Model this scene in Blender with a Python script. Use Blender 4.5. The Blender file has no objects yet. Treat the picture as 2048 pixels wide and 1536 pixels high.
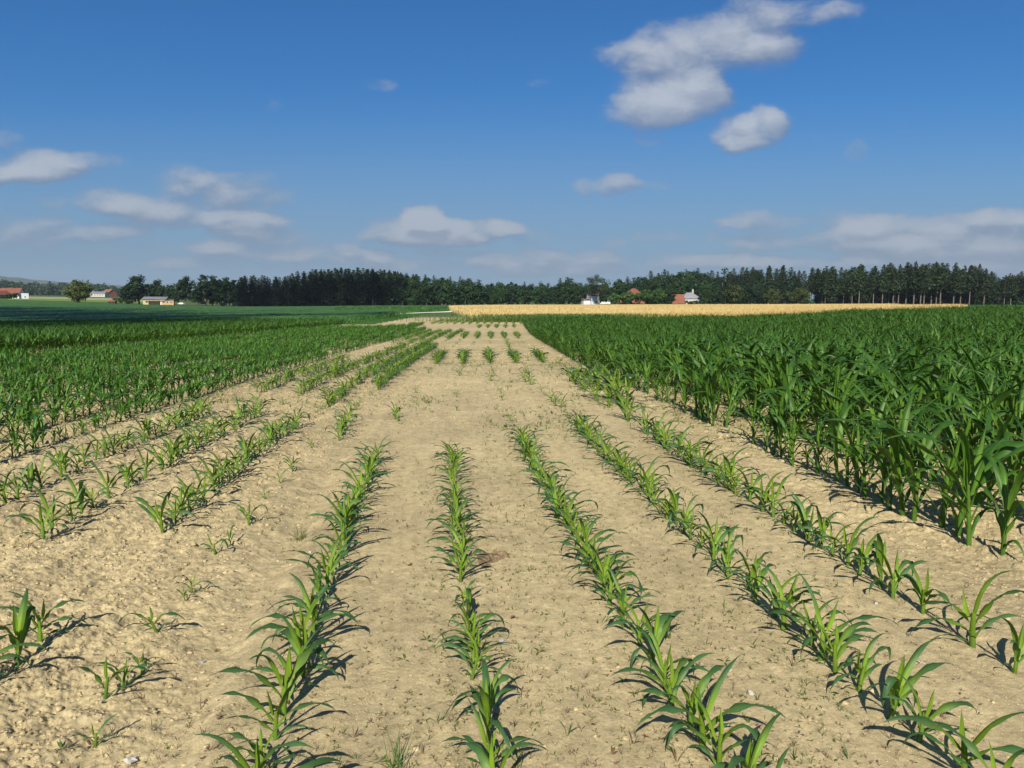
import bpy, math, random
import numpy as np
from mathutils import Vector

R = np.random.RandomState(7)
rnd = random.Random(11)
scene = bpy.context.scene
COL = scene.collection
CAM_H, F_PX, CX, CY = 1.55, 1450.0, 1024.0, 768.0
PITCH = math.atan((768 - 606) / F_PX)

# ------------------------------------------------------------------ terrain
TU = np.array([-3.0, -1.2, -.706, -.361, -.12, 0.0, .30, .60, 1.2, 3.0])
TD = np.array([-400, 0, 8, 15, 24, 45, 68, 92, 130, 200, 300, 450, 600, 900, 2000, 5500.])
TZ = np.array([
    [0, 0, 0, -.05, -.2, -.55, -.95, -1.2, -1.4, -.9, .2, 2.8, 5.3, 11, 22, 60],
    [0, 0, 0, -.05, -.2, -.55, -.95, -1.2, -1.4, -.9, .2, 2.8, 5.3, 11, 22, 60],
    [0, 0, 0, -.05, -.2, -.55, -.95, -1.2, -1.4, -.9, .2, 2.8, 5.3, 11, 22, 60],
    [0, 0, 0, -.05, -.2, -.45, -.65, -.75, -.85, -.9, -.9, -.8, 0, 6, 14, 30],
    [0, 0, 0, -.05, -.2, -.42, -.6, -.5, -.25, -.3, -.3, -.3, 0, 2, 6, 20],
    [0, 0, 0, -.05, -.2, -.43, -.6, -.55, -.3, 0, .1, .1, .2, 1, 5, 20],
    [0, 0, 0, -.03, -.1, -.3, -.42, -.4, -.2, .1, .3, .4, .5, 1, 5, 20],
    [0, 0, 0, 0, .05, .26, .42, .50, .48, .5, .55, .5, .5, 1, 5, 20],
    [0, 0, 0, 0, .1, .40, .62, .70, .65, .6, .6, .6, .6, 1, 5, 20],
    [0, 0, 0, 0, .1, .40, .62, .70, .65, .6, .6, .6, .6, 1, 5, 20]])


def _warp(d):
    d = np.asarray(d, float)
    return np.where(d < 0, d / 40.0, np.log1p(np.maximum(d, 0) / 12.0) * 3)


def terrain(x, y):
    x = np.asarray(x, float); y = np.asarray(y, float)
    w = np.sqrt(np.maximum(y, 0) ** 2 + 16.0)
    u = np.clip(x / w, -2.99, 2.99)
    td = _warp(TD); d = np.clip(_warp(y), td[0], td[-1] - 1e-6)
    i = np.clip(np.searchsorted(TU, u, side='right') - 1, 0, len(TU) - 2)
    j = np.clip(np.searchsorted(td, d, side='right') - 1, 0, len(td) - 2)
    fu = (u - TU[i]) / (TU[i + 1] - TU[i]); fd = (d - td[j]) / (td[j + 1] - td[j])
    fu = fu * fu * (3 - 2 * fu) * .5 + fu * .5
    fd = fd * fd * (3 - 2 * fd) * .35 + fd * .65
    return (TZ[i, j] * (1 - fu) * (1 - fd) + TZ[i + 1, j] * fu * (1 - fd)
            + TZ[i, j + 1] * (1 - fu) * fd + TZ[i + 1, j + 1] * fu * fd)


def tz(x, y):
    return float(terrain(x, y))


def ground_at(px, py, dz=0.0):
    """the point of the ground that stands at a pixel of the photograph"""
    a = (px - CX) / F_PX; b = -(py - CY) / F_PX
    dx, dy, dzr = a, math.cos(PITCH) + b * math.sin(PITCH), -math.sin(PITCH) + b * math.cos(PITCH)
    z = 0.0
    for _ in range(30):
        t = (z + dz - CAM_H) / dzr
        z = .5 * z + .5 * tz(dx * t, dy * t)
    t = (z + dz - CAM_H) / dzr
    return dx * t, dy * t


def xat(px, D):
    return (px - CX) / F_PX * D


# ------------------------------------------------------------------ noise
def _hash(ix, iy, s):
    h = (ix.astype(np.int64) * 374761393 + iy.astype(np.int64) * 668265263 + s * 2147483647) & 0xffffffff
    h = ((h ^ (h >> 13)) * 1274126177) & 0xffffffff
    return ((h ^ (h >> 16)) & 0xffffff) / float(0xffffff)


def vnoise(x, y, s=0):
    ix = np.floor(x); iy = np.floor(y); fx = x - ix; fy = y - iy
    fx = fx * fx * fx * (fx * (fx * 6 - 15) + 10); fy = fy * fy * fy * (fy * (fy * 6 - 15) + 10)
    a = _hash(ix, iy, s); b = _hash(ix + 1, iy, s); c = _hash(ix, iy + 1, s); d = _hash(ix + 1, iy + 1, s)
    return (a * (1 - fx) + b * fx) * (1 - fy) + (c * (1 - fx) + d * fx) * fy - .5


def fbm(x, y, o=4, s=0, g=.5):
    r = 0; a = 1.0
    for k in range(o):
        r = r + a * vnoise(x, y, s + k * 17); x = x * 2.03 + 3.1; y = y * 2.03 + 1.7; a *= g
    return r


def cell(x, y, s=0):
    ix = np.floor(x); iy = np.floor(y)
    f1 = np.full(x.shape, 9.0); f2 = np.full(x.shape, 9.0); idv = np.zeros(x.shape)
    for dx in (-1, 0, 1):
        for dy in (-1, 0, 1):
            cx = ix + dx; cy = iy + dy
            h = _hash(cx, cy, s)
            d = np.hypot(cx + h - x, cy + _hash(cx, cy, s + 5) - y)
            n = d < f1
            f2 = np.where(n, f1, np.minimum(f2, d)); idv = np.where(n, _hash(cx, cy, s + 9), idv); f1 = np.where(n, d, f1)
    return f1, f2, idv


# ------------------------------------------------------------------ object helpers
def tag(o, label=None, cat=None, group=None, kind=None):
    if label: o['label'] = label
    if cat: o['category'] = cat
    if group: o['group'] = group
    if kind: o['kind'] = kind
    return o


def empty(name, loc, rz=0.0, s=1.0):
    o = bpy.data.objects.new(name, None); o.empty_display_size = .1
    o.location = loc; o.rotation_euler = (0, 0, rz); o.scale = (s, s, s); COL.objects.link(o)
    return o


def np_mesh(name, V, F, mat=None, attrs=None, smooth=True):
    """V (n,3); F (m,4) or (m,3) or a list of such arrays"""
    me = bpy.data.meshes.new(name)
    Fs = F if isinstance(F, list) else [F]
    Fs = [np.asarray(f, np.int32) for f in Fs if len(f)]
    me.vertices.add(len(V)); me.vertices.foreach_set('co', np.asarray(V, np.float32).ravel())
    nl = sum(f.size for f in Fs); npo = sum(len(f) for f in Fs)
    me.loops.add(nl); me.loops.foreach_set('vertex_index', np.concatenate([f.ravel() for f in Fs]))
    me.polygons.add(npo)
    tot = np.concatenate([np.full(len(f), f.shape[1], np.int32) for f in Fs])
    st = np.concatenate([[0], np.cumsum(tot)[:-1]]).astype(np.int32)
    me.polygons.foreach_set('loop_start', st); me.polygons.foreach_set('loop_total', tot)
    me.polygons.foreach_set('use_smooth', np.full(npo, smooth, bool))
    me.update(calc_edges=True)
    for k, v in (attrs or {}).items():
        v = np.asarray(v, np.float32)
        if v.ndim == 2:
            a = me.attributes.new(k, 'FLOAT_COLOR', 'POINT')
            c = np.ones((len(V), 4), np.float32); c[:, :3] = v; a.data.foreach_set('color', c.ravel())
        else:
            a = me.attributes.new(k, 'FLOAT', 'POINT'); a.data.foreach_set('value', v)
    if mat: me.materials.append(mat)
    return me


def link(name, me, parent=None):
    o = bpy.data.objects.new(name, me); COL.objects.link(o)
    if parent: o.parent = parent
    return o


class MB:
    """collects boxes, prisms, tubes into one mesh"""
    def __init__(s): s.v = []; s.f = []

    def poly(s, vs, fs):
        n = len(s.v); s.v += [tuple(v) for v in vs]; s.f += [tuple(i + n for i in f) for f in fs]; return s

    def box(s, x0, x1, y0, y1, z0, z1):
        return s.poly([(x0, y0, z0), (x1, y0, z0), (x1, y1, z0), (x0, y1, z0), (x0, y0, z1), (x1, y0, z1), (x1, y1, z1), (x0, y1, z1)],
                      [(0, 3, 2, 1), (4, 5, 6, 7), (0, 1, 5, 4), (1, 2, 6, 5), (2, 3, 7, 6), (3, 0, 4, 7)])

    def tube(s, p, q, r0, r1, n=6):
        p = Vector(p); q = Vector(q); d = (q - p)
        if d.length < 1e-6: return s
        d.normalize(); a = d.orthogonal().normalized(); b = d.cross(a)
        vs = []
        for c, r in ((p, r0), (q, r1)):
            for i in range(n):
                t = 2 * math.pi * i / n; vs.append(c + a * (r * math.cos(t)) + b * (r * math.sin(t)))
        fs = [(i, (i + 1) % n, n + (i + 1) % n, n + i) for i in range(n)] + [tuple(range(n - 1, -1, -1)), tuple(range(n, 2 * n))]
        return s.poly(vs, fs)

    def build(s, name, mat, parent=None, smooth=False):
        me = bpy.data.meshes.new(name); me.from_pydata(s.v, [], s.f); me.materials.append(mat)
        if smooth: me.polygons.foreach_set('use_smooth', [True] * len(me.polygons))
        me.update()
        return link(name, me, parent)


def ordinal(n):
    return str(n) + ('th' if 10 <= n % 100 <= 20 else {1: 'st', 2: 'nd', 3: 'rd'}.get(n % 10, 'th'))


# ------------------------------------------------------------------ materials
class NT:
    def __init__(s, tree): s.t = tree; s.n = tree.nodes; s.l = tree.links

    def new(s, typ, **kw):
        nd = s.n.new(typ)
        for k, v in kw.items(): setattr(nd, k, v)
        return nd

    def set(s, sock, v):
        if hasattr(v, 'links') or isinstance(v, bpy.types.NodeSocket): s.l.new(v, sock)
        else: sock.default_value = v

    def math(s, op, a, b=None, c=None, clamp=False):
        nd = s.new('ShaderNodeMath', operation=op, use_clamp=clamp)
        s.set(nd.inputs[0], a)
        if b is not None: s.set(nd.inputs[1], b)
        if c is not None: s.set(nd.inputs[2], c)
        return nd.outputs[0]

    def mix(s, f, a, b, mode='MIX'):
        nd = s.new('ShaderNodeMix', data_type='RGBA', blend_type=mode)
        s.set(nd.inputs[0], f); s.set(nd.inputs[6], a); s.set(nd.inputs[7], b)
        return nd.outputs[2]

    def noise(s, scale, detail=4, rough=.55, vec=None, dist=0.0):
        nd = s.new('ShaderNodeTexNoise'); nd.inputs['Scale'].default_value = scale
        nd.inputs['Detail'].default_value = detail; nd.inputs['Roughness'].default_value = rough
        nd.inputs['Distortion'].default_value = dist
        if vec is not None: s.l.new(vec, nd.inputs['Vector'])
        return nd.outputs['Fac']

    def ramp(s, f, a, b, lo, hi):
        nd = s.new('ShaderNodeMapRange', interpolation_type='SMOOTHSTEP'); s.set(nd.inputs[0], f)
        s.set(nd.inputs[1], a); s.set(nd.inputs[2], b); s.set(nd.inputs[3], lo); s.set(nd.inputs[4], hi)
        return nd.outputs[0]

    def attr(s, name, out='Fac'):
        return s.new('ShaderNodeAttribute', attribute_name=name).outputs[out]


def base_mat(name):
    m = bpy.data.materials.new(name); m.use_nodes = True
    t = NT(m.node_tree); t.n.clear()
    out = t.new('ShaderNodeOutputMaterial')
    return m, t, out


def c4(c): return (c[0], c[1], c[2], 1.0)


def simple(name, col, rough=.8, var=.18, scale=3.0, metal=0.0, spec=.3):
    m, t, out = base_mat(name)
    b = t.new('ShaderNodeBsdfPrincipled')
    geo = t.new('ShaderNodeNewGeometry').outputs['Position']
    n = t.noise(scale, 5, .6, geo)
    f = t.ramp(n, .3, .7, 1 - var, 1 + var)
    v = t.new('ShaderNodeVectorMath', operation='SCALE'); v.inputs[0].default_value = col; t.l.new(f, v.inputs['Scale'])
    t.l.new(v.outputs[0], b.inputs['Base Color'])
    b.inputs['Roughness'].default_value = rough; b.inputs['Metallic'].default_value = metal
    b.inputs['Specular IOR Level'].default_value = spec
    t.l.new(b.outputs[0], out.inputs[0])
    return m


def leaf_material(name, young, old, rib, rough=.50, trans=.28, spec=.32):
    """maize leaf: pale yellow-green where it leaves the whorl, blue-green further out"""
    m, t, out = base_mat(name)
    age = t.attr('age'); tint = t.attr('tint')
    info = t.new('ShaderNodeObjectInfo').outputs['Random']
    rv = t.math('FRACT', t.math('ADD', info, t.math('MULTIPLY', tint, 7.31)))
    a2 = t.math('ADD', age, t.math('MULTIPLY', t.math('SUBTRACT', rv, .5), .22))
    col = t.mix(t.ramp(a2, 0.02, .62, 0, 1), c4(young), c4(old))
    geo = t.new('ShaderNodeNewGeometry')
    n = t.noise(9.0, 3, .6, geo.outputs['Position'])
    k = t.math('MULTIPLY', t.ramp(n, .25, .75, .78, 1.2), t.math('ADD', .82, t.math('MULTIPLY', rv, .36)))
    vs = t.new('ShaderNodeVectorMath', operation='SCALE'); t.l.new(col, vs.inputs[0]); t.l.new(k, vs.inputs['Scale'])
    rb = t.attr('rib')
    tip = t.math('MULTIPLY', t.ramp(age, .86, 1.02, 0, .8), t.ramp(rv, .45, .75, 0, 1))
    tipped = t.mix(tip, vs.outputs[0], (.20, .17, .05, 1))
    col = t.mix(t.ramp(rb, .72, 1.0, 0, .7), tipped, c4(rib))
    b = t.new('ShaderNodeBsdfPrincipled')
    t.l.new(col, b.inputs['Base Color']); b.inputs['Roughness'].default_value = rough
    b.inputs['Specular IOR Level'].default_value = spec
    tr = t.new('ShaderNodeBsdfTranslucent')
    tc = t.new('ShaderNodeVectorMath', operation='MULTIPLY'); t.l.new(col, tc.inputs[0]); tc.inputs[1].default_value = (1.5, 1.35, .5)
    t.l.new(tc.outputs[0], tr.inputs['Color'])
    mx = t.new('ShaderNodeMixShader'); mx.inputs[0].default_value = trans
    t.l.new(b.outputs[0], mx.inputs[1]); t.l.new(tr.outputs[0], mx.inputs[2])
    t.l.new(mx.outputs[0], out.inputs[0])
    return m


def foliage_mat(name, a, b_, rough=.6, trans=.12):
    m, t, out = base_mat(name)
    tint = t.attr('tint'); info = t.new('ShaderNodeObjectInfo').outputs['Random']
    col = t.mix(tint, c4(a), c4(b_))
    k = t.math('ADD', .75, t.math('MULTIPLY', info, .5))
    vs = t.new('ShaderNodeVectorMath', operation='SCALE'); t.l.new(col, vs.inputs[0]); t.l.new(k, vs.inputs['Scale'])
    b = t.new('ShaderNodeBsdfPrincipled'); t.l.new(vs.outputs[0], b.inputs['Base Color'])
    b.inputs['Roughness'].default_value = rough; b.inputs['Specular IOR Level'].default_value = .25
    tr = t.new('ShaderNodeBsdfTranslucent'); t.l.new(vs.outputs[0], tr.inputs['Color'])
    mx = t.new('ShaderNodeMixShader'); mx.inputs[0].default_value = trans
    t.l.new(b.outputs[0], mx.inputs[1]); t.l.new(tr.outputs[0], mx.inputs[2]); t.l.new(mx.outputs[0], out.inputs[0])
    return m


def soil_material():
    m, t, out = base_mat('soil')
    zone = t.attr('zone', 'Color'); dark_amt = t.attr('dark')
    pos = t.new('ShaderNodeNewGeometry').outputs['Position']
    n1 = t.noise(.9, 6, .6, pos); n2 = t.noise(14, 6, .65, pos); n3 = t.noise(90, 4, .7, pos); n4 = t.noise(.12, 4, .6, pos); n5 = t.noise(5.5, 5, .7, pos)
    k = t.math('MULTIPLY', t.ramp(n1, .25, .75, .86, 1.12), t.ramp(n2, .25, .75, .80, 1.18))
    k = t.math('MULTIPLY', k, t.ramp(n3, .25, .75, .78, 1.2))
    k = t.math('MULTIPLY', k, t.math('MULTIPLY', t.ramp(n5, .3, .7, .90, 1.08), t.ramp(n4, .3, .7, .9, 1.08)))
    vs = t.new('ShaderNodeVectorMath', operation='SCALE'); t.l.new(zone, vs.inputs[0]); t.l.new(k, vs.inputs['Scale'])
    col = t.mix(t.math('MULTIPLY', dark_amt, .45), vs.outputs[0], (.20, .135, .075, 1))  # darker brown in noisy patches, heavier left and right of the middle rows
    # pale grit
    vor = t.new('ShaderNodeTexVoronoi'); vor.inputs['Scale'].default_value = 38; t.l.new(pos, vor.inputs['Vector'])
    grit = t.ramp(vor.outputs['Distance'], .05, .11, 1, 0)
    gsel = t.ramp(t.noise(21, 2, .5, pos), .67, .71, 0, 1)
    col = t.mix(t.math('MULTIPLY', t.math('MULTIPLY', grit, gsel), .18), col, (.56, .48, .33, 1))
    b = t.new('ShaderNodeBsdfPrincipled'); t.l.new(col, b.inputs['Base Color'])
    b.inputs['Roughness'].default_value = .95; b.inputs['Specular IOR Level'].default_value = .12
    h = t.math('ADD', t.math('MULTIPLY', t.noise(60, 6, .7, pos), .6), t.math('MULTIPLY', t.noise(170, 4, .7, pos), .35))
    bu = t.new('ShaderNodeBump'); bu.inputs['Strength'].default_value = .42; bu.inputs['Distance'].default_value = .02
    t.l.new(h, bu.inputs['Height']); t.l.new(bu.outputs[0], b.inputs['Normal'])
    t.l.new(b.outputs[0], out.inputs[0])
    return m


M = {
    'soil': soil_material(),
    'young': leaf_material('young_maize_leaf', (.185, .300, .020), (.052, .122, .038), (.16, .27, .07)),
    'tall': leaf_material('tall_maize_leaf', (.105, .215, .018), (.040, .106, .014), (.13, .22, .07), rough=.48),
    'field': leaf_material('field_maize_leaf', (.105, .225, .020), (.042, .128, .022), (.12, .22, .06), rough=.42),
    'dry': simple('dry_leaf', (.15, .090, .050), .8, .3, 20),
    'weed': leaf_material('weed_leaf', (.13, .17, .03), (.07, .13, .025), (.1, .17, .03), .6, .2, .2),
    'clod': simple('clod_soil', (.455, .362, .198), .95, .2, 25, spec=.1),
    'stone': simple('pale_stone', (.50, .46, .39), .7, .15, 30),
    'flint': simple('grey_stone', (.36, .36, .37), .6, .2, 30),
    'mound': simple('dark_crumbly_soil', (.20, .14, .08), .95, .3, 60, spec=.1),
    'track': simple('pale_gravel', (.66, .62, .54), .9, .12, .5),
    'wheat': foliage_mat('ripe_wheat', (.46, .335, .12), (.61, .47, .205), .6, .2),
    'wheatbase': simple('wheat_canopy', (.49, .36, .145), .9, .3, .2),
    'canopy': simple('far_crop_canopy', (.042, .112, .014), .7, .3, .12),
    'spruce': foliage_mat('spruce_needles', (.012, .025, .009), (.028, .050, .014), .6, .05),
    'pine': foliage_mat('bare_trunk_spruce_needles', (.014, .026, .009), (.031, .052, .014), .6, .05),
    'broad': foliage_mat('broadleaf', (.011, .031, .010), (.027, .064, .016)),
    'bright': foliage_mat('bright_broadleaf', (.018, .048, .012), (.042, .090, .020)),
    'yellowtree': foliage_mat('yellow_green_broadleaf', (.040, .062, .014), (.105, .120, .026)),
    'fruit': foliage_mat('fruit_tree_leaf', (.045, .100, .018), (.095, .165, .035)),
    'ash': foliage_mat('ash_leaf', (.030, .050, .016), (.070, .090, .030)),
    'bark': simple('grey_bark', (.16, .125, .095), .9, .3, 2),
    'palebark': simple('pale_bark', (.17, .135, .105), .9, .3, 2),
    'hillwood': foliage_mat('distant_wood_foliage', (.016, .038, .016), (.035, .065, .022)),
    'hill': simple('distant_hill_fields', (.065, .095, .06), .9, .45, .004),
    'white': simple('white_plaster', (.64, .635, .62), .8, .05, .6),
    'cream': simple('cream_plaster', (.50, .47, .38), .8, .08, .6),
    'yellow': simple('yellow_plaster', (.55, .42, .20), .8, .08, .6),
    'orange': simple('tan_plaster', (.52, .33, .16), .8, .08, .6),
    'redroof': simple('red_tiles', (.21, .072, .045), .8, .22, 1.2),
    'brownroof': simple('brown_red_tiles', (.22, .085, .05), .85, .22, 1.2),
    'greyroof': simple('grey_roofing', (.20, .20, .21), .7, .15, 1.0),
    'palegreyroof': simple('pale_grey_roofing', (.24, .24, .25), .7, .15, 1.0),
    'darkwood': simple('dark_boards', (.045, .030, .022), .8, .25, 3),
    'glass': simple('window_glass', (.03, .035, .04), .15, .05, 1, spec=.6),
    'carwhite': simple('white_car_paint', (.75, .75, .75), .3, .03, 1, spec=.5),
    'tyre': simple('tyre_rubber', (.02, .02, .02), .9, .1, 5),
}

# ------------------------------------------------------------------ row geometry
# centre row: (distance, lateral position)
RB_D = np.array([-2, 0, 2.20, 3.30, 5.60, 7.60, 15.6, 22.4, 46, 68, 100, 200])
RB_X = np.array([.55, .27, -.05, -.21, -.45, -.64, -1.14, -1.48, -2.09, -2.10, -2.10, -2.1])


def rowx(y, off):
    y = np.asarray(y, float)
    return np.interp(y, RB_D, RB_X) + off


OFF = {'A': -.75, 'B': 0.0, 'C': .76, 'D': 1.53, 'E': 2.29, 'L2': -1.47, 'L3': -1.98, 'L4': -2.73, 'L5': -3.5}


def row_path_dist(x, y):
    return x - np.interp(y, RB_D, RB_X)


# ------------------------------------------------------------------ ground sheet
def near_height(x, y):
    """clods, furrows and rain-smoothed crust"""
    o = row_path_dist(x, y)
    side = np.clip((-.95 - o) / .9, 0, 1) * .75 + np.clip((o - 2.0) / 1.2, 0, 1) * .55
    rough = (side + .07) * (1 + .9 * vnoise(x * .8, y * .8, 3))
    f1, f2, idv = cell(x * 13 + .6 * vnoise(x * 9, y * 9, 1), y * 13 + .6 * vnoise(x * 9, y * 9, 2), 4)
    clod = np.clip(1 - f1 * 1.5, 0, 1) * (idv > .6) * idv
    g1, g2, idg = cell(x * 30, y * 30, 8)
    clod2 = np.clip(1 - g1 * 1.5, 0, 1) * (idg > .5) * idg
    h = .022 * rough * clod + .012 * rough * clod2
    h = h + .034 * rough * fbm(x * 3.2, y * 3.2, 3, 21) + .020 * rough * fbm(x * 16, y * 16, 3, 33)
    # drill and tine lines drawn out along the rows
    h = h + (.010 + .026 * side) * fbm(o * 7.5, y * .7, 3, 37) + (.0025 + .010 * side) * fbm(o * 24, y * 1.6, 2, 39)
    e1, e2, ide = cell(x * 52, y * 52, 15)
    h = h + (.0001 + .0075 * side + .003 * rough) * np.clip(1 - e1 * 1.6, 0, 1) * (ide > .5) * ide
    h = h + (.0016 + .004 * side) * fbm(x * 26, y * 26, 3, 41)
    pit = np.clip(fbm(x * 46, y * 40, 2, 43) - .36, 0, 1)
    h = h - (.010 + .03 * side) * pit
    crack = np.clip(.06 - np.abs(fbm(x * 5, y * 5, 3, 77)), 0, 1) * (1 - rough)
    h = h - .06 * crack * np.clip(fbm(x * 1.1, y * 1.1, 2, 78) + .2, 0, 1)
    # shallow wheel and drill furrows following the rows
    h = h + .007 * np.cos((o + 10) * 2 * math.pi / .75)
    h = h - .034 * np.exp(-((o + 1.12) / .13) ** 2) * (1 + .5 * vnoise(x * 3, y * 6, 91))
    h = h + .022 * np.exp(-((o + .98) / .07) ** 2) * (1 + vnoise(x * 9, y * 9, 92))
    h = h - .018 * np.exp(-((o + 3.1) / .18) ** 2)
    return h


def build_ground():
    ys = [-400, -200, -100, -50, -25, -12, -6, -3, -1, .3, 1.0, 1.5]
    y = 1.85
    while y < 55:
        ys.append(y); y += max(.006, .62 * y * y / 1124.0)
    while y < 5200:
        ys.append(y); y *= 1.045
    ys = np.array(ys)
    fine = np.linspace(-.86, .86, 1120)
    side = np.array([.88, .91, .95, 1.0, 1.07, 1.15, 1.25, 1.4, 1.6])
    us = np.concatenate([-side[::-1], fine, side])
    W = np.sqrt(np.maximum(ys, 0) ** 2 + np.where(ys < 1.85, (1.85 ** 2 - np.clip(ys, 0, 1.85) ** 2), 0) + np.where(ys < 0, ys ** 2, 0))
    X = W[:, None] * us[None, :]; Y = np.repeat(ys[:, None], len(us), 1)
    Z = terrain(X, Y)
    nr = ys < 60
    Hn = near_height(X[nr], Y[nr]); fade = np.clip((45 - Y[nr]) / 35, 0, 1) * np.clip((Y[nr] + 3) / 3, 0, 1)
    Z[nr] += Hn * fade
    x = X.ravel(); y = Y.ravel()
    soil = np.array([.475, .380, .205])
    zone = np.repeat(soil[None], len(x), 0)
    o = row_path_dist(x, y)
    # soil under the maize blocks and beyond is crop or grass coloured ground
    grass = np.array([.075, .125, .035]); dgreen = np.array([.042, .112, .016])
    far = np.clip((y - 96) / 12, 0, 1)
    zone = zone * (1 - far[:, None]) + grass * far[:, None]
    lf = (y > 74) & (x < -14) ; zone[lf] = dgreen
    lf2 = (y > 515) & (x < -60); zone[lf2] = grass
    rf = (y > 74) & (x > 36); zone[rf] = dgreen
    u = x / np.maximum(y, 1)
    pale = (y > 640) & (y < 760) & (u < -.5) & (u > -.69); zone[pale] = (.30, .32, .17)
    yg = (y > 520) & (y <= 640) & (u < -.5) & (u > -.69); zone[yg] = (.16, .22, .035)
    md = (y > 386) & (y < 470) & (u < -.33); zone[md] = (.10, .145, .04)
    gr2 = (y > 450) & (y < 900) & (u < -.4) & (u >= -.55) & ~yg & ~pale; zone[gr2] = (.085, .12, .035)
    patchy = fbm(x * .035, y * .02, 3, 61)
    zone = zone * (1 + .35 * patchy[:, None] * far[:, None])
    # faint green bloom of tiny weeds in the bare middle
    wd = np.clip((fbm(x * .7, y * .35, 3, 50) - .02) * 3, 0, 1) * np.clip((y - 6) / 5, 0, 1) * np.clip((60 - y) / 30, 0, 1)
    zone = zone * (1 - .26 * wd[:, None]) + np.array([.20, .215, .07]) * (.26 * wd[:, None])
    dark = np.clip(fbm(x * 2.1, y * 2.1, 4, 66) * 1.3 - .1, 0, .8) * np.clip((40 - y) / 30, 0, 1) * np.clip(.25 + np.clip(-(o + .9), 0, 1) * .9 + np.clip(o - 2.2, 0, 1) * .6, 0, 1)
    n, mcol = len(ys), len(us)
    idx = np.arange(n * mcol).reshape(n, mcol)
    Fq = np.stack([idx[:-1, :-1], idx[:-1, 1:], idx[1:, 1:], idx[1:, :-1]], -1).reshape(-1, 4)
    me = np_mesh('ground', np.stack([x, y, Z.ravel()], 1), Fq, M['soil'], {'zone': zone, 'dark': dark})
    return tag(link('ground', me), kind='structure')


build_ground()


def gz(x, y):
    """height of the clod-covered ground (scalar or array)"""
    x = np.asarray(x, float); y = np.asarray(y, float)
    z = terrain(x, y)
    return z + np.where(y < 60, near_height(x, y) * np.clip((45 - y) / 35, 0, 1), 0)


# ------------------------------------------------------------------ maize
def leaf_geo(L, W, z0, az, el0, droop, segs, cols, fold=.35, wave=.12, twist=0.0, bend=0.0, r0=.004, kink=None, powr=1.3, a0=0.0, a1=1.0):
    s = np.linspace(0, 1, segs + 1)
    el = el0 - droop * s ** powr
    if kink: el = el - kink[1] / (1 + np.exp(-(s - kink[0]) * 28))
    azs = az + bend * s ** 1.5
    ds = L / segs
    T = np.stack([np.cos(el) * np.cos(azs), np.cos(el) * np.sin(azs), np.sin(el)], 1)
    P = np.zeros((segs + 1, 3)); P[0] = (r0 * math.cos(az), r0 * math.sin(az), z0)
    for i in range(segs): P[i + 1] = P[i] + .5 * (T[i] + T[i + 1]) * ds
    S = np.stack([-np.sin(azs), np.cos(azs), np.zeros_like(s)], 1)
    N = np.cross(T, S) * 1.0
    N = np.where((N[:, 2:3] < 0), N, N)
    tw = twist * s ** 1.2
    S2 = S * np.cos(tw)[:, None] + N * np.sin(tw)[:, None]; N2 = np.cross(T, S2)
    w = np.where(s < .38, .50 + .50 * np.sin(np.clip(s / .38, 0, 1) * math.pi / 2), np.clip(1 - (np.abs(s - .38) / .62) ** 1.9, 0, 1)) * W
    w[-1] = .0008
    c = np.linspace(-1, 1, cols + 1)
    ph = R.rand() * 6.28
    fo = fold * (1.5 - 1.1 * s)
    up = -N2
    V = (P[:, None, :] + S2[:, None, :] * (c[None, :, None] * (w / 2)[:, None, None])
         + up[:, None, :] * ((np.abs(c)[None, :] * (fo * w / 2)[:, None])[:, :, None])
         + up[:, None, :] * ((np.abs(c)[None, :] ** 2 * (wave * w * np.sin(s * 17 + ph))[:, None] * np.sign(c)[None, :])[:, :, None]))
    age = np.repeat((a0 + (a1 - a0) * s)[:, None], cols + 1, 1)
    rib = np.repeat((1 - np.abs(c))[None, :], segs + 1, 0) * (1 - .5 * s)[:, None]
    idx = np.arange((segs + 1) * (cols + 1)).reshape(segs + 1, cols + 1)
    Fq = np.stack([idx[:-1, :-1], idx[:-1, 1:], idx[1:, 1:], idx[1:, :-1]], -1).reshape(-1, 4)
    return V.reshape(-1, 3), Fq, age.ravel(), rib.ravel()


def stalk_geo(h, r0, r1, n=7, lean=(0, 0)):
    lv = np.linspace(-.06, 1, 6)
    V = []; ag = []
    for l in lv:
        r = r0 + (r1 - r0) * max(l, 0)
        for i in range(n):
            t = 2 * math.pi * i / n
            V.append((lean[0] * l * l + r * math.cos(t) * 1.15, lean[1] * l * l + r * math.sin(t) * .85, h * l)); ag.append(.32 - .25 * max(l, 0))
    idx = np.arange(len(lv) * n).reshape(len(lv), n)
    nx = np.roll(idx, -1, 1)
    Fq = np.stack([idx[:-1], nx[:-1], nx[1:], idx[1:]], -1).reshape(-1, 4)
    return np.array(V), Fq, np.array(ag), np.zeros(len(V))


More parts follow.
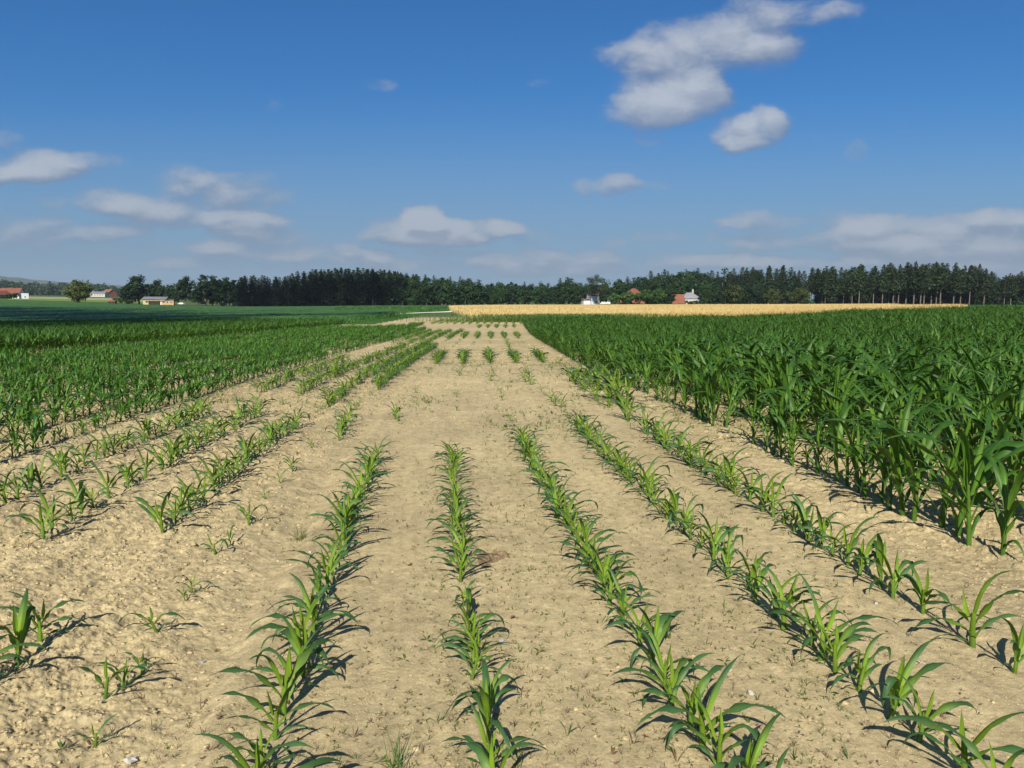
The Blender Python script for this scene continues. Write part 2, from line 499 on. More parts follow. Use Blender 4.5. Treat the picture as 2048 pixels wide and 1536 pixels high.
def make_plant(kind, segs, cols, rg):
    """list of (part name, V, F, age, rib); unit height is real metres for kind"""
    parts = []
    U = rg.uniform
    if kind == 'young':
        nl = rg.randint(6, 8); H = .115; r0, r1 = .0085, .006; Lm, Wm = .255, .0275
    elif kind == 'weak':
        nl = rg.randint(4, 6); H = .075; r0, r1 = .0055, .004; Lm, Wm = .17, .019
    elif kind == 'medium':
        nl = rg.randint(6, 8); H = .21; r0, r1 = .010, .007; Lm, Wm = .36, .040
    else:
        nl = rg.randint(7, 10); H = .40; r0, r1 = .0145, .010; Lm, Wm = .63, .049
    if segs > 4 or kind in ('tall', 'medium'):
        parts.append(('stalk',) + stalk_geo(H * 1.02, r0, r1, 7 if segs > 6 else 4, (U(-.012, .012), U(-.012, .012))))
    plane = U(-.5, .5)
    for i in range(nl):
        f = i / (nl - 1.0)
        az = plane + (math.pi if i % 2 else 0) + U(-.45, .45)
        z0 = H * (.10 + .9 * f ** .85)
        Lf = Lm * (.42 + .58 * math.sin(min(1, f * 1.35 + .12) * math.pi * .62)) * U(.85, 1.15)
        if f > .99: # spike of rolled young leaf
            V = leaf_geo(Lm * U(.34, .50), Wm * .6, z0 * .9, az, U(1.36, 1.5), U(-.05, .35), max(3, segs - 2), cols, fold=1.3, wave=.02, r0=.001, a0=-.15, a1=.35)
        elif f > .75:
            V = leaf_geo(Lf * .9, Wm * U(.75, .95), z0 * .95, az, U(1.18, 1.36), U(.7, 1.9), segs, cols, fold=.7, wave=.07, twist=U(-.4, .4), bend=U(-.3, .3), r0=.002, powr=U(1.3, 2.2), a0=-.12, a1=.8)
        else:
            droop = (U(1.0, 2.1) if kind == 'tall' else U(1.3, 2.5)) if f > .25 else U(1.1, 1.9)
            kink = (U(.45, .75), U(.5, 1.3)) if U(0, 1) < .22 and segs > 4 else None
            V = leaf_geo(Lf, Wm * U(.8, 1.05) * (.6 + .4 * min(1, f * 2.2)), z0, az, (U(1.08, 1.32) if kind == 'tall' else U(.88, 1.18)) + .15 * f, droop, segs, cols, fold=.42, wave=U(.14, .32),
                         twist=U(-.9, .9), bend=U(-.5, .5), kink=kink, powr=U(1.0, 1.6), a0=.02 + .12 * (1 - f), a1=1.05 - .1 * f)
        parts.append(('leaf',) + V)
    return parts


def make_set(kind, n, segs, cols, seed):
    rg = np.random.RandomState(seed)
    return [make_plant(kind, segs, cols, rg) for _ in range(n)]


def plant_meshes(parts, mat):
    return [(nm, np_mesh(nm, V, F, mat, {'age': a, 'rib': r})) for nm, V, F, a, r in parts]


def merged(parts):
    Vs, Fs, As, Rs = [], [], [], []; n = 0
    for nm, V, F, a, r in parts:
        Vs.append(V); Fs.append(F + n); As.append(a); Rs.append(r); n += len(V)
    return np.concatenate(Vs), np.concatenate(Fs), np.concatenate(As), np.concatenate(Rs)


def scatter_mesh(name, variants, groups, mat):
    """groups: list of (variant list, xs, ys, zs, scales, rotations, extra tilt)"""
    VV, FF, AA, RR, TT = [], [], [], [], []; base = 0
    for vs, x, y, z, s, r in groups:
        which = R.randint(0, len(vs), len(x))
        for k in range(len(vs)):
            m = which == k
            if not m.any(): continue
            V, F, a, rb = vs[k]
            nn = m.sum()
            c, sn = np.cos(r[m])[:, None], np.sin(r[m])[:, None]
            ss = s[m][:, None]; sw = ss * R.uniform(.88, 1.12, (nn, 1))
            tx = R.normal(0, .07, (nn, 1)); ty = R.normal(0, .07, (nn, 1))
            X = (V[None, :, 0] * c - V[None, :, 1] * sn) * sw + V[None, :, 2] * ss * tx + x[m][:, None]
            Y = (V[None, :, 0] * sn + V[None, :, 1] * c) * sw + V[None, :, 2] * ss * ty + y[m][:, None]
            Zz = V[None, :, 2] * ss + z[m][:, None]
            VV.append(np.stack([X, Y, Zz], -1).reshape(-1, 3).astype(np.float32))
            FF.append((F[None] + (np.arange(nn) * len(V))[:, None, None] + base).reshape(-1, F.shape[1]).astype(np.int32))
            AA.append(np.tile(a, nn)); RR.append(np.tile(rb, nn)); TT.append(np.repeat(R.rand(nn), len(V)))
            base += nn * len(V)
    me = np_mesh(name, np.concatenate(VV), np.concatenate(FF), mat, {'age': np.concatenate(AA), 'rib': np.concatenate(RR), 'tint': np.concatenate(TT)})
    return link(name, me)


def copy_plant(meshes, name, loc, rz, s, label, cat, group, tilt=(0, 0)):
    o = empty(name, loc, rz, s); o.rotation_euler = (tilt[0], tilt[1], rz)
    tag(o, label, cat, group)
    for nm, me in meshes: link(nm, me, o)
    return o


YOUNG = [plant_meshes(p, M['young']) for p in make_set('young', 14, 11, 4, 3)]
WEAK = [plant_meshes(p, M['young']) for p in make_set('weak', 8, 10, 4, 5)]
TALL = [plant_meshes(p, M['tall']) for p in make_set('tall', 14, 12, 4, 9)]
Y_MID = [merged(p) for p in make_set('young', 10, 6, 2, 13)]
MED_NEAR = [merged(p) for p in make_set('medium', 12, 6, 2, 14)]
MED_FAR = [merged(p) for p in make_set('medium', 10, 3, 2, 15)]
TALL_NEAR = [merged(p) for p in make_set('tall', 14, 7, 2, 16)]
TALL_MID = [merged(p) for p in make_set('tall', 12, 5, 2, 17)]
TALL_FAR = [merged(p) for p in make_set('tall', 10, 3, 1, 18)]


def along(off, d0, d1, step, keep=1.0, jx=.015):
    out = []; y = d0
    while y < d1:
        if rnd.random() < keep:
            out.append((float(rowx(y, off)) + rnd.gauss(0, jx), y))
        y += step * rnd.uniform(.7, 1.35)
    return out


# ---- the short rows in front: each plant an object
SHORT_ROWS = [  # key, words, pieces (from, to, spacing, keep, scale from, scale to)
    ('B', 'middle row', [(1.95, 7.35, .145, .97, 1.0, .98)]),
    ('A', 'first row left of the middle', [(1.95, 7.1, .15, .96, 1.12, 1.05)]),
    ('C', 'first row right of the middle', [(1.95, 8.0, .15, .96, 1.08, 1.0)]),
    ('D', 'second row right of the middle', [(1.95, 8.9, .155, .94, 1.14, 1.12)]),
    ('E', 'third row right of the middle', [(2.3, 3.5, .30, .95, 1.25, 1.25), (3.5, 8.6, .155, .94, 1.25, 1.3)]),
    ('L3', 'third row left of the middle', [(2.55, 3.2, .25, .9, 1.25, 1.25), (4.75, 9.2, .14, .95, 1.18, 1.1)]),
    ('L4', 'fourth row left of the middle', [(4.55, 10.2, .16, .94, 1.18, 1.15)]),
    ('L5', 'fifth row left of the middle', [(5.3, 10.2, .16, .94, 1.2, 1.2)]),
]
short_stuff = []
n_short = 0
for key, words, pieces in SHORT_ROWS:
    k = 0
    for d0, d1, step, keep, s0, s1 in pieces:
        for x, y in along(OFF[key], d0, d1, step, keep):
            k += 1
            f = (y - d0) / (d1 - d0)
            s = (s0 + (s1 - s0) * f) * rnd.uniform(.78, 1.18) * (.72 if rnd.random() < .12 else 1)
            copy_plant(YOUNG[rnd.randrange(len(YOUNG))], 'young_maize_plant', (x, y, float(gz(x, y)) - .004), rnd.gauss(0, .5) + (math.pi if rnd.random() < .5 else 0), s,
                       'short young maize plant in the %s, %s from front' % (words, ordinal(k)), 'maize plant',
                       'short maize plants of the %s' % words, (rnd.gauss(0, .06), rnd.gauss(0, .06)))
            n_short += 1

# ---- single plants one can point to
SINGLES = [  # px, py (foot), kind, size, label
    (210, 1400, 'W', 1.25, 'small maize seedling with wide leaves near the bottom left corner'),
    (245, 1372, 'W', 1.05, 'broken small maize seedling just behind the bottom left one'),
    (282, 1345, 'W', .8, 'tiny wilted maize seedling on the left with folded leaves'),
    (314, 1268, 'W', 1.15, 'lone small maize seedling with one raised leaf, left foreground'),
    (383, 1190, 'W', .85, 'tiny lone maize seedling casting a shadow, left of the third gap'),
    (370, 1205, 'W', .6, 'very small withered maize seedling in front of a tiny lone one'),
    (190, 1485, 'W', .7, 'tiny bent maize seedling at the bottom left beside a pale stone'),
    (430, 1108, 'W', 1.0, 'weak maize seedling with two bent leaves in the sparse left row'),
    (462, 1090, 'W', .8, 'thin maize seedling beside bent-leaved one in the sparse left row'),
    (498, 1052, 'W', 1.2, 'spreading maize seedling in the middle of the sparse left row'),
    (530, 1000, 'W', .7, 'small flattened maize seedling in the sparse left row'),
    (560, 968, 'W', .85, 'yellowish maize seedling halfway up the sparse left row'),
    (585, 945, 'Y', .75, 'upright maize seedling at the upper part of the sparse left row'),
    (622, 895, 'W', .85, 'pale maize seedling near the top of the sparse left row'),
    (790, 838, 'Y', 1.0, 'lone maize plant beyond the end of the row left of the middle'),
    (918, 752, 'Y', 1.0, 'lone maize plant on the bare ground, leftmost of three'),
    (980, 762, 'Y', 1.05, 'lone upright maize plant on bare ground, middle one of three'),
    (1050, 765, 'Y', 1.15, 'lone maize plant on the bare ground, rightmost of three'),
    (1060, 770, 'Y', 1.1, 'tallest maize plant standing right beside rightmost lone one'),
    (1104, 804, 'W', 1.5, 'thin lone maize seedling left of the tall maize edge'),
    (1122, 815, 'Y', 1.0, 'slim maize plant at the far end of second right row'),
    (1118, 728, 'Y', 1.0, 'small maize plant standing alone near the tall maize corner'),
    (1056, 722, 'Y', 1.2, 'leaning maize plant behind the lone three on bare ground'),
]
for px, py, kd, s, lab in SINGLES:
    x, y = ground_at(px, py)
    st = YOUNG if kd == 'Y' else WEAK
    copy_plant(st[rnd.randrange(len(st))], 'young_maize_plant', (x, y, float(gz(x, y)) - .004), rnd.gauss(0, .5), s, lab, 'maize plant', 'scattered single maize plants', (rnd.gauss(0, .1), rnd.gauss(0, .1)))
# the small clump in the sparse left row
for i in range(6):
    x, y = ground_at(678 + 5 * i, 880 - 9 * i)
    copy_plant(YOUNG[rnd.randrange(len(YOUNG))], 'young_maize_plant', (x, y, float(gz(x, y)) - .004), rnd.gauss(0, .4), 1.05,
               'maize plant in the short clump atop the sparse left row, %s from front' % ordinal(i + 1), 'maize plant', 'short clump of maize in the sparse left row')

# ---- patches of short maize further off
PATCH = []
for off in (-.75, 0, .76, 1.53, 2.29):
    PATCH.append((off, 20.2 + .15 * off, 24.2, .15, .95, 1.25))
    PATCH.append((off, 39.5, 45.5, .16, .9, 1.15))
    PATCH.append((off, 61, 67, .18, .9, 1.15))
for off, a, b in ((-1.47, 13.2, 30), (-1.98, 11, 33), (-2.73, 12.5, 30), (-3.5, 12.5, 22)):
    PATCH.append((off, a, b, .15, .8, 1.2))
for off in (-1.47, -2.2, -2.95, -3.7, -4.4):
    PATCH.append((off, 37.5, 52, .16, .8, 1.1))
for off in (-2.2, -2.95, -3.7):
    PATCH.append((off, 33, 37, .2, .6, 1.0))
PATCH.append((2.29, 9.5, 15, .34, .6, 1.6)); PATCH.append((2.55, 10.8, 14.5, .3, .7, 2.4)); PATCH.append((1.53, 11, 17, 1.4, .7, 1.0)); PATCH.append((1.53, 28, 36, 1.3, .7, 1.0))
for k in range(16):
    PATCH.append((-6 + k * .75, 73, 88, .2, .6, 1.0))
for off in (-2.73, -1.98, -1.47, -.75, 0, .76, 1.53, 2.29):
    PATCH.append((off, 9.5, 37, .9, .38, .55))
pts = []
for off, a, b, st, kp, s in PATCH:
    for x, y in along(off, a, b, st, kp): pts.append((x, y, s * rnd.uniform(.75, 1.2)))
pts = np.array(pts)
o = scatter_mesh('short_maize_patches', None, [(Y_MID, pts[:, 0], pts[:, 1], gz(pts[:, 0], pts[:, 1]), pts[:, 2], R.normal(0, .5, len(pts)))], M['young'])
tag(o, 'patches of short maize on the bare ground between the taller fields', 'maize crop', None, 'stuff')

# ---- tall maize on the right: nearest 280 plants as objects, the rest one crop
tall_pts = []
for k in range(90):
    off = 3.30 + .75 * k
    d0 = max(4.2, (off - 1.2) / .88)
    stp = .165
    y = d0 + rnd.uniform(0, .1)
    first = 4.3 if k == 0 else 3.2
    y = max(y, first)
    while y < 76 - .02 * off:
        x = float(rowx(y, off)) + rnd.gauss(0, .02)
        # ragged field edge: weak plants in the first row
        s = rnd.uniform(.84, 1.14) * (1.02 + .5 * float(fbm(np.array(x * .22), np.array(y * .1), 3, 71)))
        ragged = (1.0 if k > 2 else (.62, .82, .95)[k])
        s *= ragged + (1 - ragged) * rnd.random()
        if rnd.random() < .10: s *= rnd.uniform(.45, .75)
        if k == 0 and 7.6 < y < 14 and rnd.random() < .35: y += .2; continue
        if x > .92 * y + .8: break_out = True
        tall_pts.append((x, y, s, k))
        y += stp * rnd.uniform(.75, 1.3) * (1 if y < 30 else 1.15)
tall_pts = [p for p in tall_pts if p[0] < .80 * p[1] + 1.0]
# rank by how large a plant shows, front rows first
tall_pts.sort(key=lambda p: p[1] + .55 * p[3] - (0 if p[0] / p[1] < .74 else -3))
near_t, rest_t = tall_pts[:285], tall_pts[285:]
rows = {}
for p in near_t: rows.setdefault(p[3], []).append(p)
for k in sorted(rows):
    for i, (x, y, s, _) in enumerate(sorted(rows[k], key=lambda p: p[1])):
        copy_plant(TALL[rnd.randrange(len(TALL))], 'tall_maize_plant', (x, y, float(gz(x, y)) - .005), rnd.gauss(0, .7) + (math.pi if rnd.random() < .5 else 0), s,
                   'tall dark maize plant, %s in the %s tall row at right, from the front' % (ordinal(i + 1), ordinal(k + 1)), 'maize plant',
                   'tall maize plants at the right field edge', (rnd.gauss(0, .06), rnd.gauss(0, .06)))
rt = np.array(rest_t)


def grp(vs, a, m): return (vs, a[m, 0], a[m, 1], terrain(a[m, 0], a[m, 1]), a[m, 2], R.uniform(0, 6.28, m.sum()))


o = scatter_mesh('tall_maize_crop', None, [grp(TALL_NEAR, rt, rt[:, 1] < 20), grp(TALL_MID, rt, (rt[:, 1] >= 20) & (rt[:, 1] < 42)), grp(TALL_FAR, rt, rt[:, 1] >= 42)], M['tall'])
tag(o, 'dense tall dark green maize filling the right half of the field', 'maize crop', None, 'stuff')

# ---- medium maize on the left
med = []
for k in range(17):
    off = -4.45 - .75 * k
    y = max(6.2, (-off - 1.5) / .95)
    while y < 72:
        edge = -15.7
        x = float(rowx(y, off)) + rnd.gauss(0, .03)
        bare = y > 60 and fbm(np.array(x * .16 + 3), np.array(y * .16), 2, 19) > (.02 if x < -9 else .3)
        if x > edge and not bare and not (y > 55 and x > -8.6) and x > -.86 * y - 1:
            s = rnd.uniform(.78, 1.15) * (.86 if k == 0 else .98)
            if fbm(np.array(x * .5), np.array(y * .25), 2, 9) < -.27: s *= .6
            med.append((x, y, s, k))
        y += .125 * rnd.uniform(.75, 1.3)
med = np.array(med)
o = scatter_mesh('medium_maize_crop', None, [grp(MED_NEAR, med, med[:, 1] < 24), grp(MED_FAR, med, med[:, 1] >= 24)], M['field'])
tag(o, 'knee-high green maize in close rows on the left of the field', 'maize crop', None, 'stuff')

# ---- taller block far left
lt = []
for k in range(62):
    xo = -16.3 - .75 * k
    y = max(19.5, (-xo - 1) / .88)
    while y < 69 + .25 * k:
        lt.append((xo + rnd.gauss(0, .04), y, rnd.uniform(.92, 1.15), k)); y += .17 * rnd.uniform(.75, 1.3)
lt = np.array(lt)
o = scatter_mesh('left_maize_crop', None, [grp(TALL_MID, lt, lt[:, 1] < 34), grp(TALL_FAR, lt, lt[:, 1] >= 34)], M['tall'])
tag(o, 'taller block of dark maize beyond the knee-high rows at left', 'maize crop', None, 'stuff')


# ------------------------------------------------------------------ far crops
def canopy(name, poly_fn, us, ds, hgt, mat, bump, label, cat):
    X = np.array([[poly_fn(u, d) for u in us] for d in ds]); Y = np.repeat(np.array(ds)[:, None], len(us), 1)
    Z = terrain(X, Y) + hgt + bump * (fbm(X * 1.3, Y * .6, 3, 5) + .4 * R.uniform(-.5, .5, X.shape))
    n, m = X.shape
    V = np.stack([X, Y, Z], -1).reshape(-1, 3)
    idx = np.arange(n * m).reshape(n, m)
    Fq = np.stack([idx[:-1, :-1], idx[:-1, 1:], idx[1:, 1:], idx[1:, :-1]], -1).reshape(-1, 4)
    # skirt down to the ground on all sides
    ring = np.concatenate([idx[0, :], idx[1:, -1], idx[-1, -2::-1], idx[-2:0:-1, 0]])
    low = V[ring].copy(); low[:, 2] = terrain(low[:, 0], low[:, 1]) - .05
    li = len(V) + np.arange(len(ring)); V = np.concatenate([V, low])
    Sk = np.stack([ring, li, np.roll(li, -1), np.roll(ring, -1)], -1)
    me = np_mesh(name, V, np.concatenate([Fq, Sk]), mat, {'tint': R.rand(len(V))})
    return tag(link(name, me), label, cat, None, 'stuff')


def blades(name, n, pts_fn, h0, h1, w, mat, label, cat, lean=.25):
    xy = pts_fn(n); n = len(xy)
    z = terrain(xy[:, 0], xy[:, 1])
    a = R.uniform(0, math.pi, n); hh = R.uniform(h0, h1, n); ww = w * (1 + xy[:, 1] / 160.0)
    lx = R.normal(0, lean, n) * hh; ly = R.normal(0, lean, n) * hh
    dx = np.cos(a) * ww; dy = np.sin(a) * ww
    P = np.stack([np.stack([xy[:, 0] - dx, xy[:, 1] - dy, z], 1), np.stack([xy[:, 0] + dx, xy[:, 1] + dy, z], 1),
                  np.stack([xy[:, 0] + lx + dx * .7, xy[:, 1] + ly + dy * .7, z + hh * .8], 1), np.stack([xy[:, 0] + lx * 1.5, xy[:, 1] + ly * 1.5, z + hh], 1)], 1)
    me = np_mesh(name, P.reshape(-1, 3), np.arange(n * 4).reshape(n, 4), mat, {'tint': np.repeat(np.clip(.55 * R.rand(n) + .45 * np.clip(.5 + 1.6 * fbm(xy[:, 0] * .07, xy[:, 1] * .05, 3, 88), 0, 1), 0, 1), 4), 'age': np.tile([.2, .2, .7, 1], n), 'rib': np.zeros(4 * n)})
    return tag(link(name, me), label, cat, None, 'stuff')


def wheat_left(d): return np.interp(d, [88, 100, 150, 340], [-3.5, -6.5, -12.5, -30])


def wheat_right(d): return np.interp(d, [88, 110, 180, 345], [55, 63, 96, 180])


us = np.linspace(0, 1, 220); ds = np.concatenate([np.arange(88.4, 130, .5), np.arange(130, 345, 3)])
canopy('wheat_field', lambda u, d: wheat_left(d) + u * (wheat_right(d) - wheat_left(d)), us, ds, .62, M['wheatbase'], .18,
       'strip of ripe golden wheat in front of the farm and woods', 'wheat crop')


def wheat_pts(n):
    d = 88 + (np.abs(R.rand(n)) ** 2.0) * 200; u = R.rand(n)
    return np.stack([wheat_left(d) + u * (wheat_right(d) - wheat_left(d)), d], 1)


blades('wheat_ears', 130000, wheat_pts, .70, 1.02, .016, M['wheat'], 'golden wheat ears rising above the ripe wheat strip', 'wheat ears', .12)
blades('margin_grass', 6000, lambda n: np.stack([R.normal(6, 6, n), R.uniform(80, 88, n)], 1), .25, .95, .02, M['weed'], 'green weedy grass along the foot of the wheat', 'grass')
# dark green crop in the hollow on the left and the strip beyond the track
canopy('hollow_crop', lambda u, d: -17.5 - .02 * d + u * (-.82 * d - 10 + 17.5), np.linspace(0, 1, 200), np.concatenate([np.arange(88, 150, 1.0), np.arange(150, 388, 4)]), .55, M['canopy'], .22,
       'smooth dark green crop in the hollow on the far left', 'maize crop')
blades('hollow_crop_leaves', 90000, lambda n: (lambda d, u: np.stack([-17.5 - u * (.82 * d - 7), d], 1))(75 + R.rand(n) ** 1.6 * 200, R.rand(n)), .45, .72, .018, M['field'],
       'leaf tips of the dark green crop in the far left hollow', 'maize leaves', .3)
canopy('strip_crop', lambda u, d: -.24 * d + u * (.24 * d - 14 - .03 * d), np.linspace(0, 1, 120), np.arange(165, 400, 4.0), .6, M['canopy'], .3,
       'dark green crop strip between the pale track and the wood', 'maize crop')
blades('strip_crop_leaves', 25000, lambda n: (lambda d, u: np.stack([-.24 * d + u * (.24 * d - 16 - .03 * d), d], 1))(165 + R.rand(n) ** 1.4 * 150, R.rand(n)), .6, 1.0, .04, M['field'],
       'leaf tips of the dark crop strip behind the pale track', 'maize leaves', .3)


def ribbon(name, pts, w, mat, lift=.05):
    V = []
    for i, (x, y) in enumerate(pts):
        a = Vector(pts[max(i - 1, 0)]); b = Vector(pts[min(i + 1, len(pts) - 1)]); d = (b - a).normalized(); nrm = Vector((-d.y, d.x))
        for s in (-1, -.5, 0, .5, 1):
            q = Vector((x, y)) + nrm * s * w / 2; V.append((q.x, q.y, tz(q.x, q.y) + lift))
    n = len(pts); idx = np.arange(n * 5).reshape(n, 5)
    Fq = np.stack([idx[:-1, :-1], idx[1:, :-1], idx[1:, 1:], idx[:-1, 1:]], -1).reshape(-1, 4)
    return tag(link(name, np_mesh(name, np.array(V), Fq, mat)), kind='structure')


tp = [(-60, 84), (-45, 92), (-34, 101), (-26, 113), (-19, 127), (-14.5, 140), (-11.5, 158), (-13, 200)]
pp = []
for i in range(len(tp) - 1):
    for k in range(6):
        t = k / 6; pp.append((tp[i][0] * (1 - t) + tp[i + 1][0] * t, tp[i][1] * (1 - t) + tp[i + 1][1] * t))
ribbon('track', pp, 4.5, M['track'])
# a light grass strip below the left wood
canopy('grass_strip', lambda u, d: xat(440, d) + u * (xat(690, d) - xat(440, d)), np.linspace(0, 1, 60), np.arange(392, 432, 2.0), .25, simple('pale_verge_grass', (.12, .15, .04), .9, .3, .2), .2,
       'pale grass verge below the edge of the left wood', 'grass')

# ------------------------------------------------------------------ clods, weeds, stones
def lump(n1=5, n2=7, rg=R):
    V = []
    for i in range(n1 + 1):
        th = math.pi * i / n1
        for j in range(n2):
            ph = 2 * math.pi * j / n2
            r = 1 + rg.uniform(-.42, .38) if 0 < i < n1 else 1
            V.append((r * math.sin(th) * math.cos(ph), r * math.sin(th) * math.sin(ph), r * math.cos(th) * .62))
    idx = np.arange((n1 + 1) * n2).reshape(n1 + 1, n2); nx = np.roll(idx, -1, 1)
    Fq = np.stack([idx[:-1], idx[1:], nx[1:], nx[:-1]], -1).reshape(-1, 4)
    return np.array(V), Fq


LUMPS = [lump() + (None, None) for _ in range(8)]
LUMPS = [(V, F, np.zeros(len(V)), np.zeros(len(V))) for V, F, _, _ in LUMPS]
cx, cy, cs = [], [], []
N = 75000
yy = 2.0 + R.rand(N) ** 1.7 * 12; xx = R.uniform(-.85, .85, N) * yy
oo = row_path_dist(xx, yy)
dens = .015 + np.clip(-(oo + .9), 0, 1) * .62 + np.clip(oo - 2.2, 0, 1) * .42
dens *= np.clip(.55 + 1.6 * fbm(xx * 1.3, yy * 1.3, 3, 12), 0.05, 1.3)
m = R.rand(N) < dens * .55
xx, yy = xx[m], yy[m]
sz = .004 + .010 * R.rand(len(xx)) ** 3 + .0012 * np.clip(yy - 3, 0, 6)
sz = np.where(R.rand(len(xx)) < .015, sz * 2.0, sz)
N = 26000
y2 = 9.0 + R.rand(N) ** 1.3 * 24; x2 = R.uniform(-.62, .35, N) * y2
m = R.rand(N) < np.clip(.45 + 1.4 * fbm(x2 * .9, y2 * .6, 3, 14), .05, 1)
x2, y2 = x2[m], y2[m]
xx = np.concatenate([xx, x2]); yy = np.concatenate([yy, y2]); sz = np.concatenate([sz, .003 + .0008 * y2 * R.uniform(.4, 1.4, len(x2))])
N = 30000
y2 = 2.0 + R.rand(N) ** 1.4 * 6; x2 = R.uniform(-.8, .75, N) * y2
m = R.rand(N) < np.clip(.5 + 1.6 * fbm(x2 * 1.7, y2 * 1.7, 3, 15), .05, 1)
x2, y2 = x2[m], y2[m]
xx = np.concatenate([xx, x2]); yy = np.concatenate([yy, y2]); sz = np.concatenate([sz, .0016 + .0028 * R.rand(len(x2)) ** 2])
o = scatter_mesh('soil_clods', None, [(LUMPS, xx, yy, gz(xx, yy) - sz * .05, sz, R.uniform(0, 6.28, len(xx)))], M['clod'])
tag(o, 'crumbly dry soil clods strewn over the field', 'soil clods', None, 'stuff')


def weed_geo(rg, n, L, W, el):
    ps = [('leaf',) + leaf_geo(L * rg.uniform(.6, 1.2), W, .002, rg.uniform(0, 6.28), rg.uniform(*el), rg.uniform(.3, 1.2), 3, 1, fold=0, wave=0) for _ in range(n)]
    return merged(ps)


rg = np.random.RandomState(31)
WEEDS = [weed_geo(rg, rg.randint(3, 6), .035, .007, (.3, 1.2)) for _ in range(6)] + [weed_geo(rg, rg.randint(3, 5), .05, .004, (.8, 1.4)) for _ in range(6)]
N = 60000
yy = 2.0 + R.rand(N) ** 1.35 * 22; xx = R.uniform(-.8, .5, N) * yy
dens = np.clip(.10 + 1.5 * fbm(xx * .7, yy * .35, 3, 50) + .25 * np.clip((yy - 6) / 5, 0, 1), .03, 1) * (1 + np.clip((yy - 6) / 3, 0, 1))
m = R.rand(N) < dens * .6
xx, yy = xx[m], yy[m]
o = scatter_mesh('weed_seedlings', None, [(WEEDS, xx, yy, gz(xx, yy), R.uniform(.22, .62, len(xx)) * (1 + .9 * (R.rand(len(xx)) < .1)) * (1 + 1.3 * np.clip((yy - 7) / 3, 0, 1)), R.uniform(0, 6.28, len(xx)))], M['weed'])
tag(o, 'tiny weed seedlings sprouting all over the bare soil', 'weeds', None, 'stuff')
N = 9000
yy = 2.0 + R.rand(N) ** 1.4 * 9; xx = R.uniform(-.8, .7, N) * yy
o = scatter_mesh('litter_and_shade_flecks', None, [(WEEDS, xx, yy, gz(xx, yy) + .003, R.uniform(.18, .55, N) * (1 + 1.0 * (R.rand(N) < .06)), R.uniform(0, 6.28, N))], M['dry'])  # real scraps, multiplied to stand in for dark shade flecks in soil pits
tag(o, 'dry reddish plant scraps lying on the soil, some standing in for shade flecks', 'litter', None, 'stuff')

for px, py, s, mk, lab in (
        (262, 1508, .030, 'stone', 'pale angular stone on the soil at the bottom left'),
        (1003, 1279, .016, 'flint', 'flat grey stone right of the middle row'),
        (1503, 1386, .015, 'stone', 'small white stone right of the first row right of middle'),
        (1460, 1340, .013, 'stone', 'small pale stone beside the leaves of the first right row'),
        (1752, 1208, .013, 'stone', 'small round white stone between second and third right rows'),
        (1842, 1328, .016, 'stone', 'whitish flat stone between the right foreground plants'),
        (94, 1102, .013, 'stone', 'small white stone below the first left-edge maize plant'),
        (126, 1098, .013, 'stone', 'white pebble right of the small white stone at left'),
        (223, 1132, .012, 'stone', 'lone white pebble on the rough soil at left'),
        (120, 1199, .016, 'stone', 'tan pebble on the rough left soil above the corner plants'),
        (786, 1146, .014, 'stone', 'flat pale stone between the left and middle rows'),
        (620, 1108, .012, 'stone', 'white pebble left of the first row left of middle'),
        (972, 791, .030, 'stone', 'pale stone alone on the bare middle ground'),
        (484, 1350, .014, 'flint', 'greyish stone left of the left foreground row'),
        (405, 1312, .016, 'flint', 'light grey stone on the soil left of the front row')):
    x, y = ground_at(px, py)
    V, F, a, b = LUMPS[rnd.randrange(8)]
    me = np_mesh('stone', V * np.array([s, s * .75, s * .55]), F, M[mk], smooth=False)
    o = tag(link('stone', me), lab, 'stone', 'stones on the soil'); o.location = (x, y, float(gz(x, y)) + s * .15); o.rotation_euler = (.1, .2, rnd.uniform(0, 6))

# ant-heap like crumble of darker soil and two grass tufts
x, y = ground_at(1000, 1112)
g1 = np.linspace(-.15, .15, 70); gx, gy = np.meshgrid(g1, g1)
c1, c2, ci = cell(gx * 75 + 9, gy * 75, 3)
hz_ = .034 * np.exp(-(gx ** 2 / .0050 + gy ** 2 / .0036)) * (1 + 1.2 * vnoise(gx * 30, gy * 30, 6)) + .010 * np.clip(1 - c1 * 1.4, 0, 1) * np.exp(-(gx ** 2 + gy ** 2) / .006) - .012
gi = np.arange(4900).reshape(70, 70)
o = link('soil_mound', np_mesh('soil_mound', np.stack([gx, gy, hz_], -1).reshape(-1, 3), np.stack([gi[:-1, :-1], gi[:-1, 1:], gi[1:, 1:], gi[1:, :-1]], -1).reshape(-1, 4), M['mound']))
o.location = (x, y, float(gz(x, y)))
tag(o, 'small heap of dark crumbly earth right of the middle row', 'soil mound')
for px, py, n, L, lab in ((598, 1078, 45, .10, 'small fine grass tuft left of the first left row'), (790, 1545, 40, .13, 'grass tuft at the bottom edge between left and middle rows'),
                          (1030, 1530, 14, .06, 'little grass sprig at the bottom right of the middle row')):
    x, y = ground_at(px, py)
    V, F, a, b = weed_geo(np.random.RandomState(px), n, L, .003, (.5, 1.45))
    V[:, :2] += np.repeat(R.normal(0, .022, (n, 2)), len(V) // n, 0)
    o = link('grass_tuft', np_mesh('grass_tuft', V, F, M['weed'], {'age': a, 'rib': b})); o.location = (x, y, float(gz(x, y)))
    tag(o, lab, 'grass tuft')


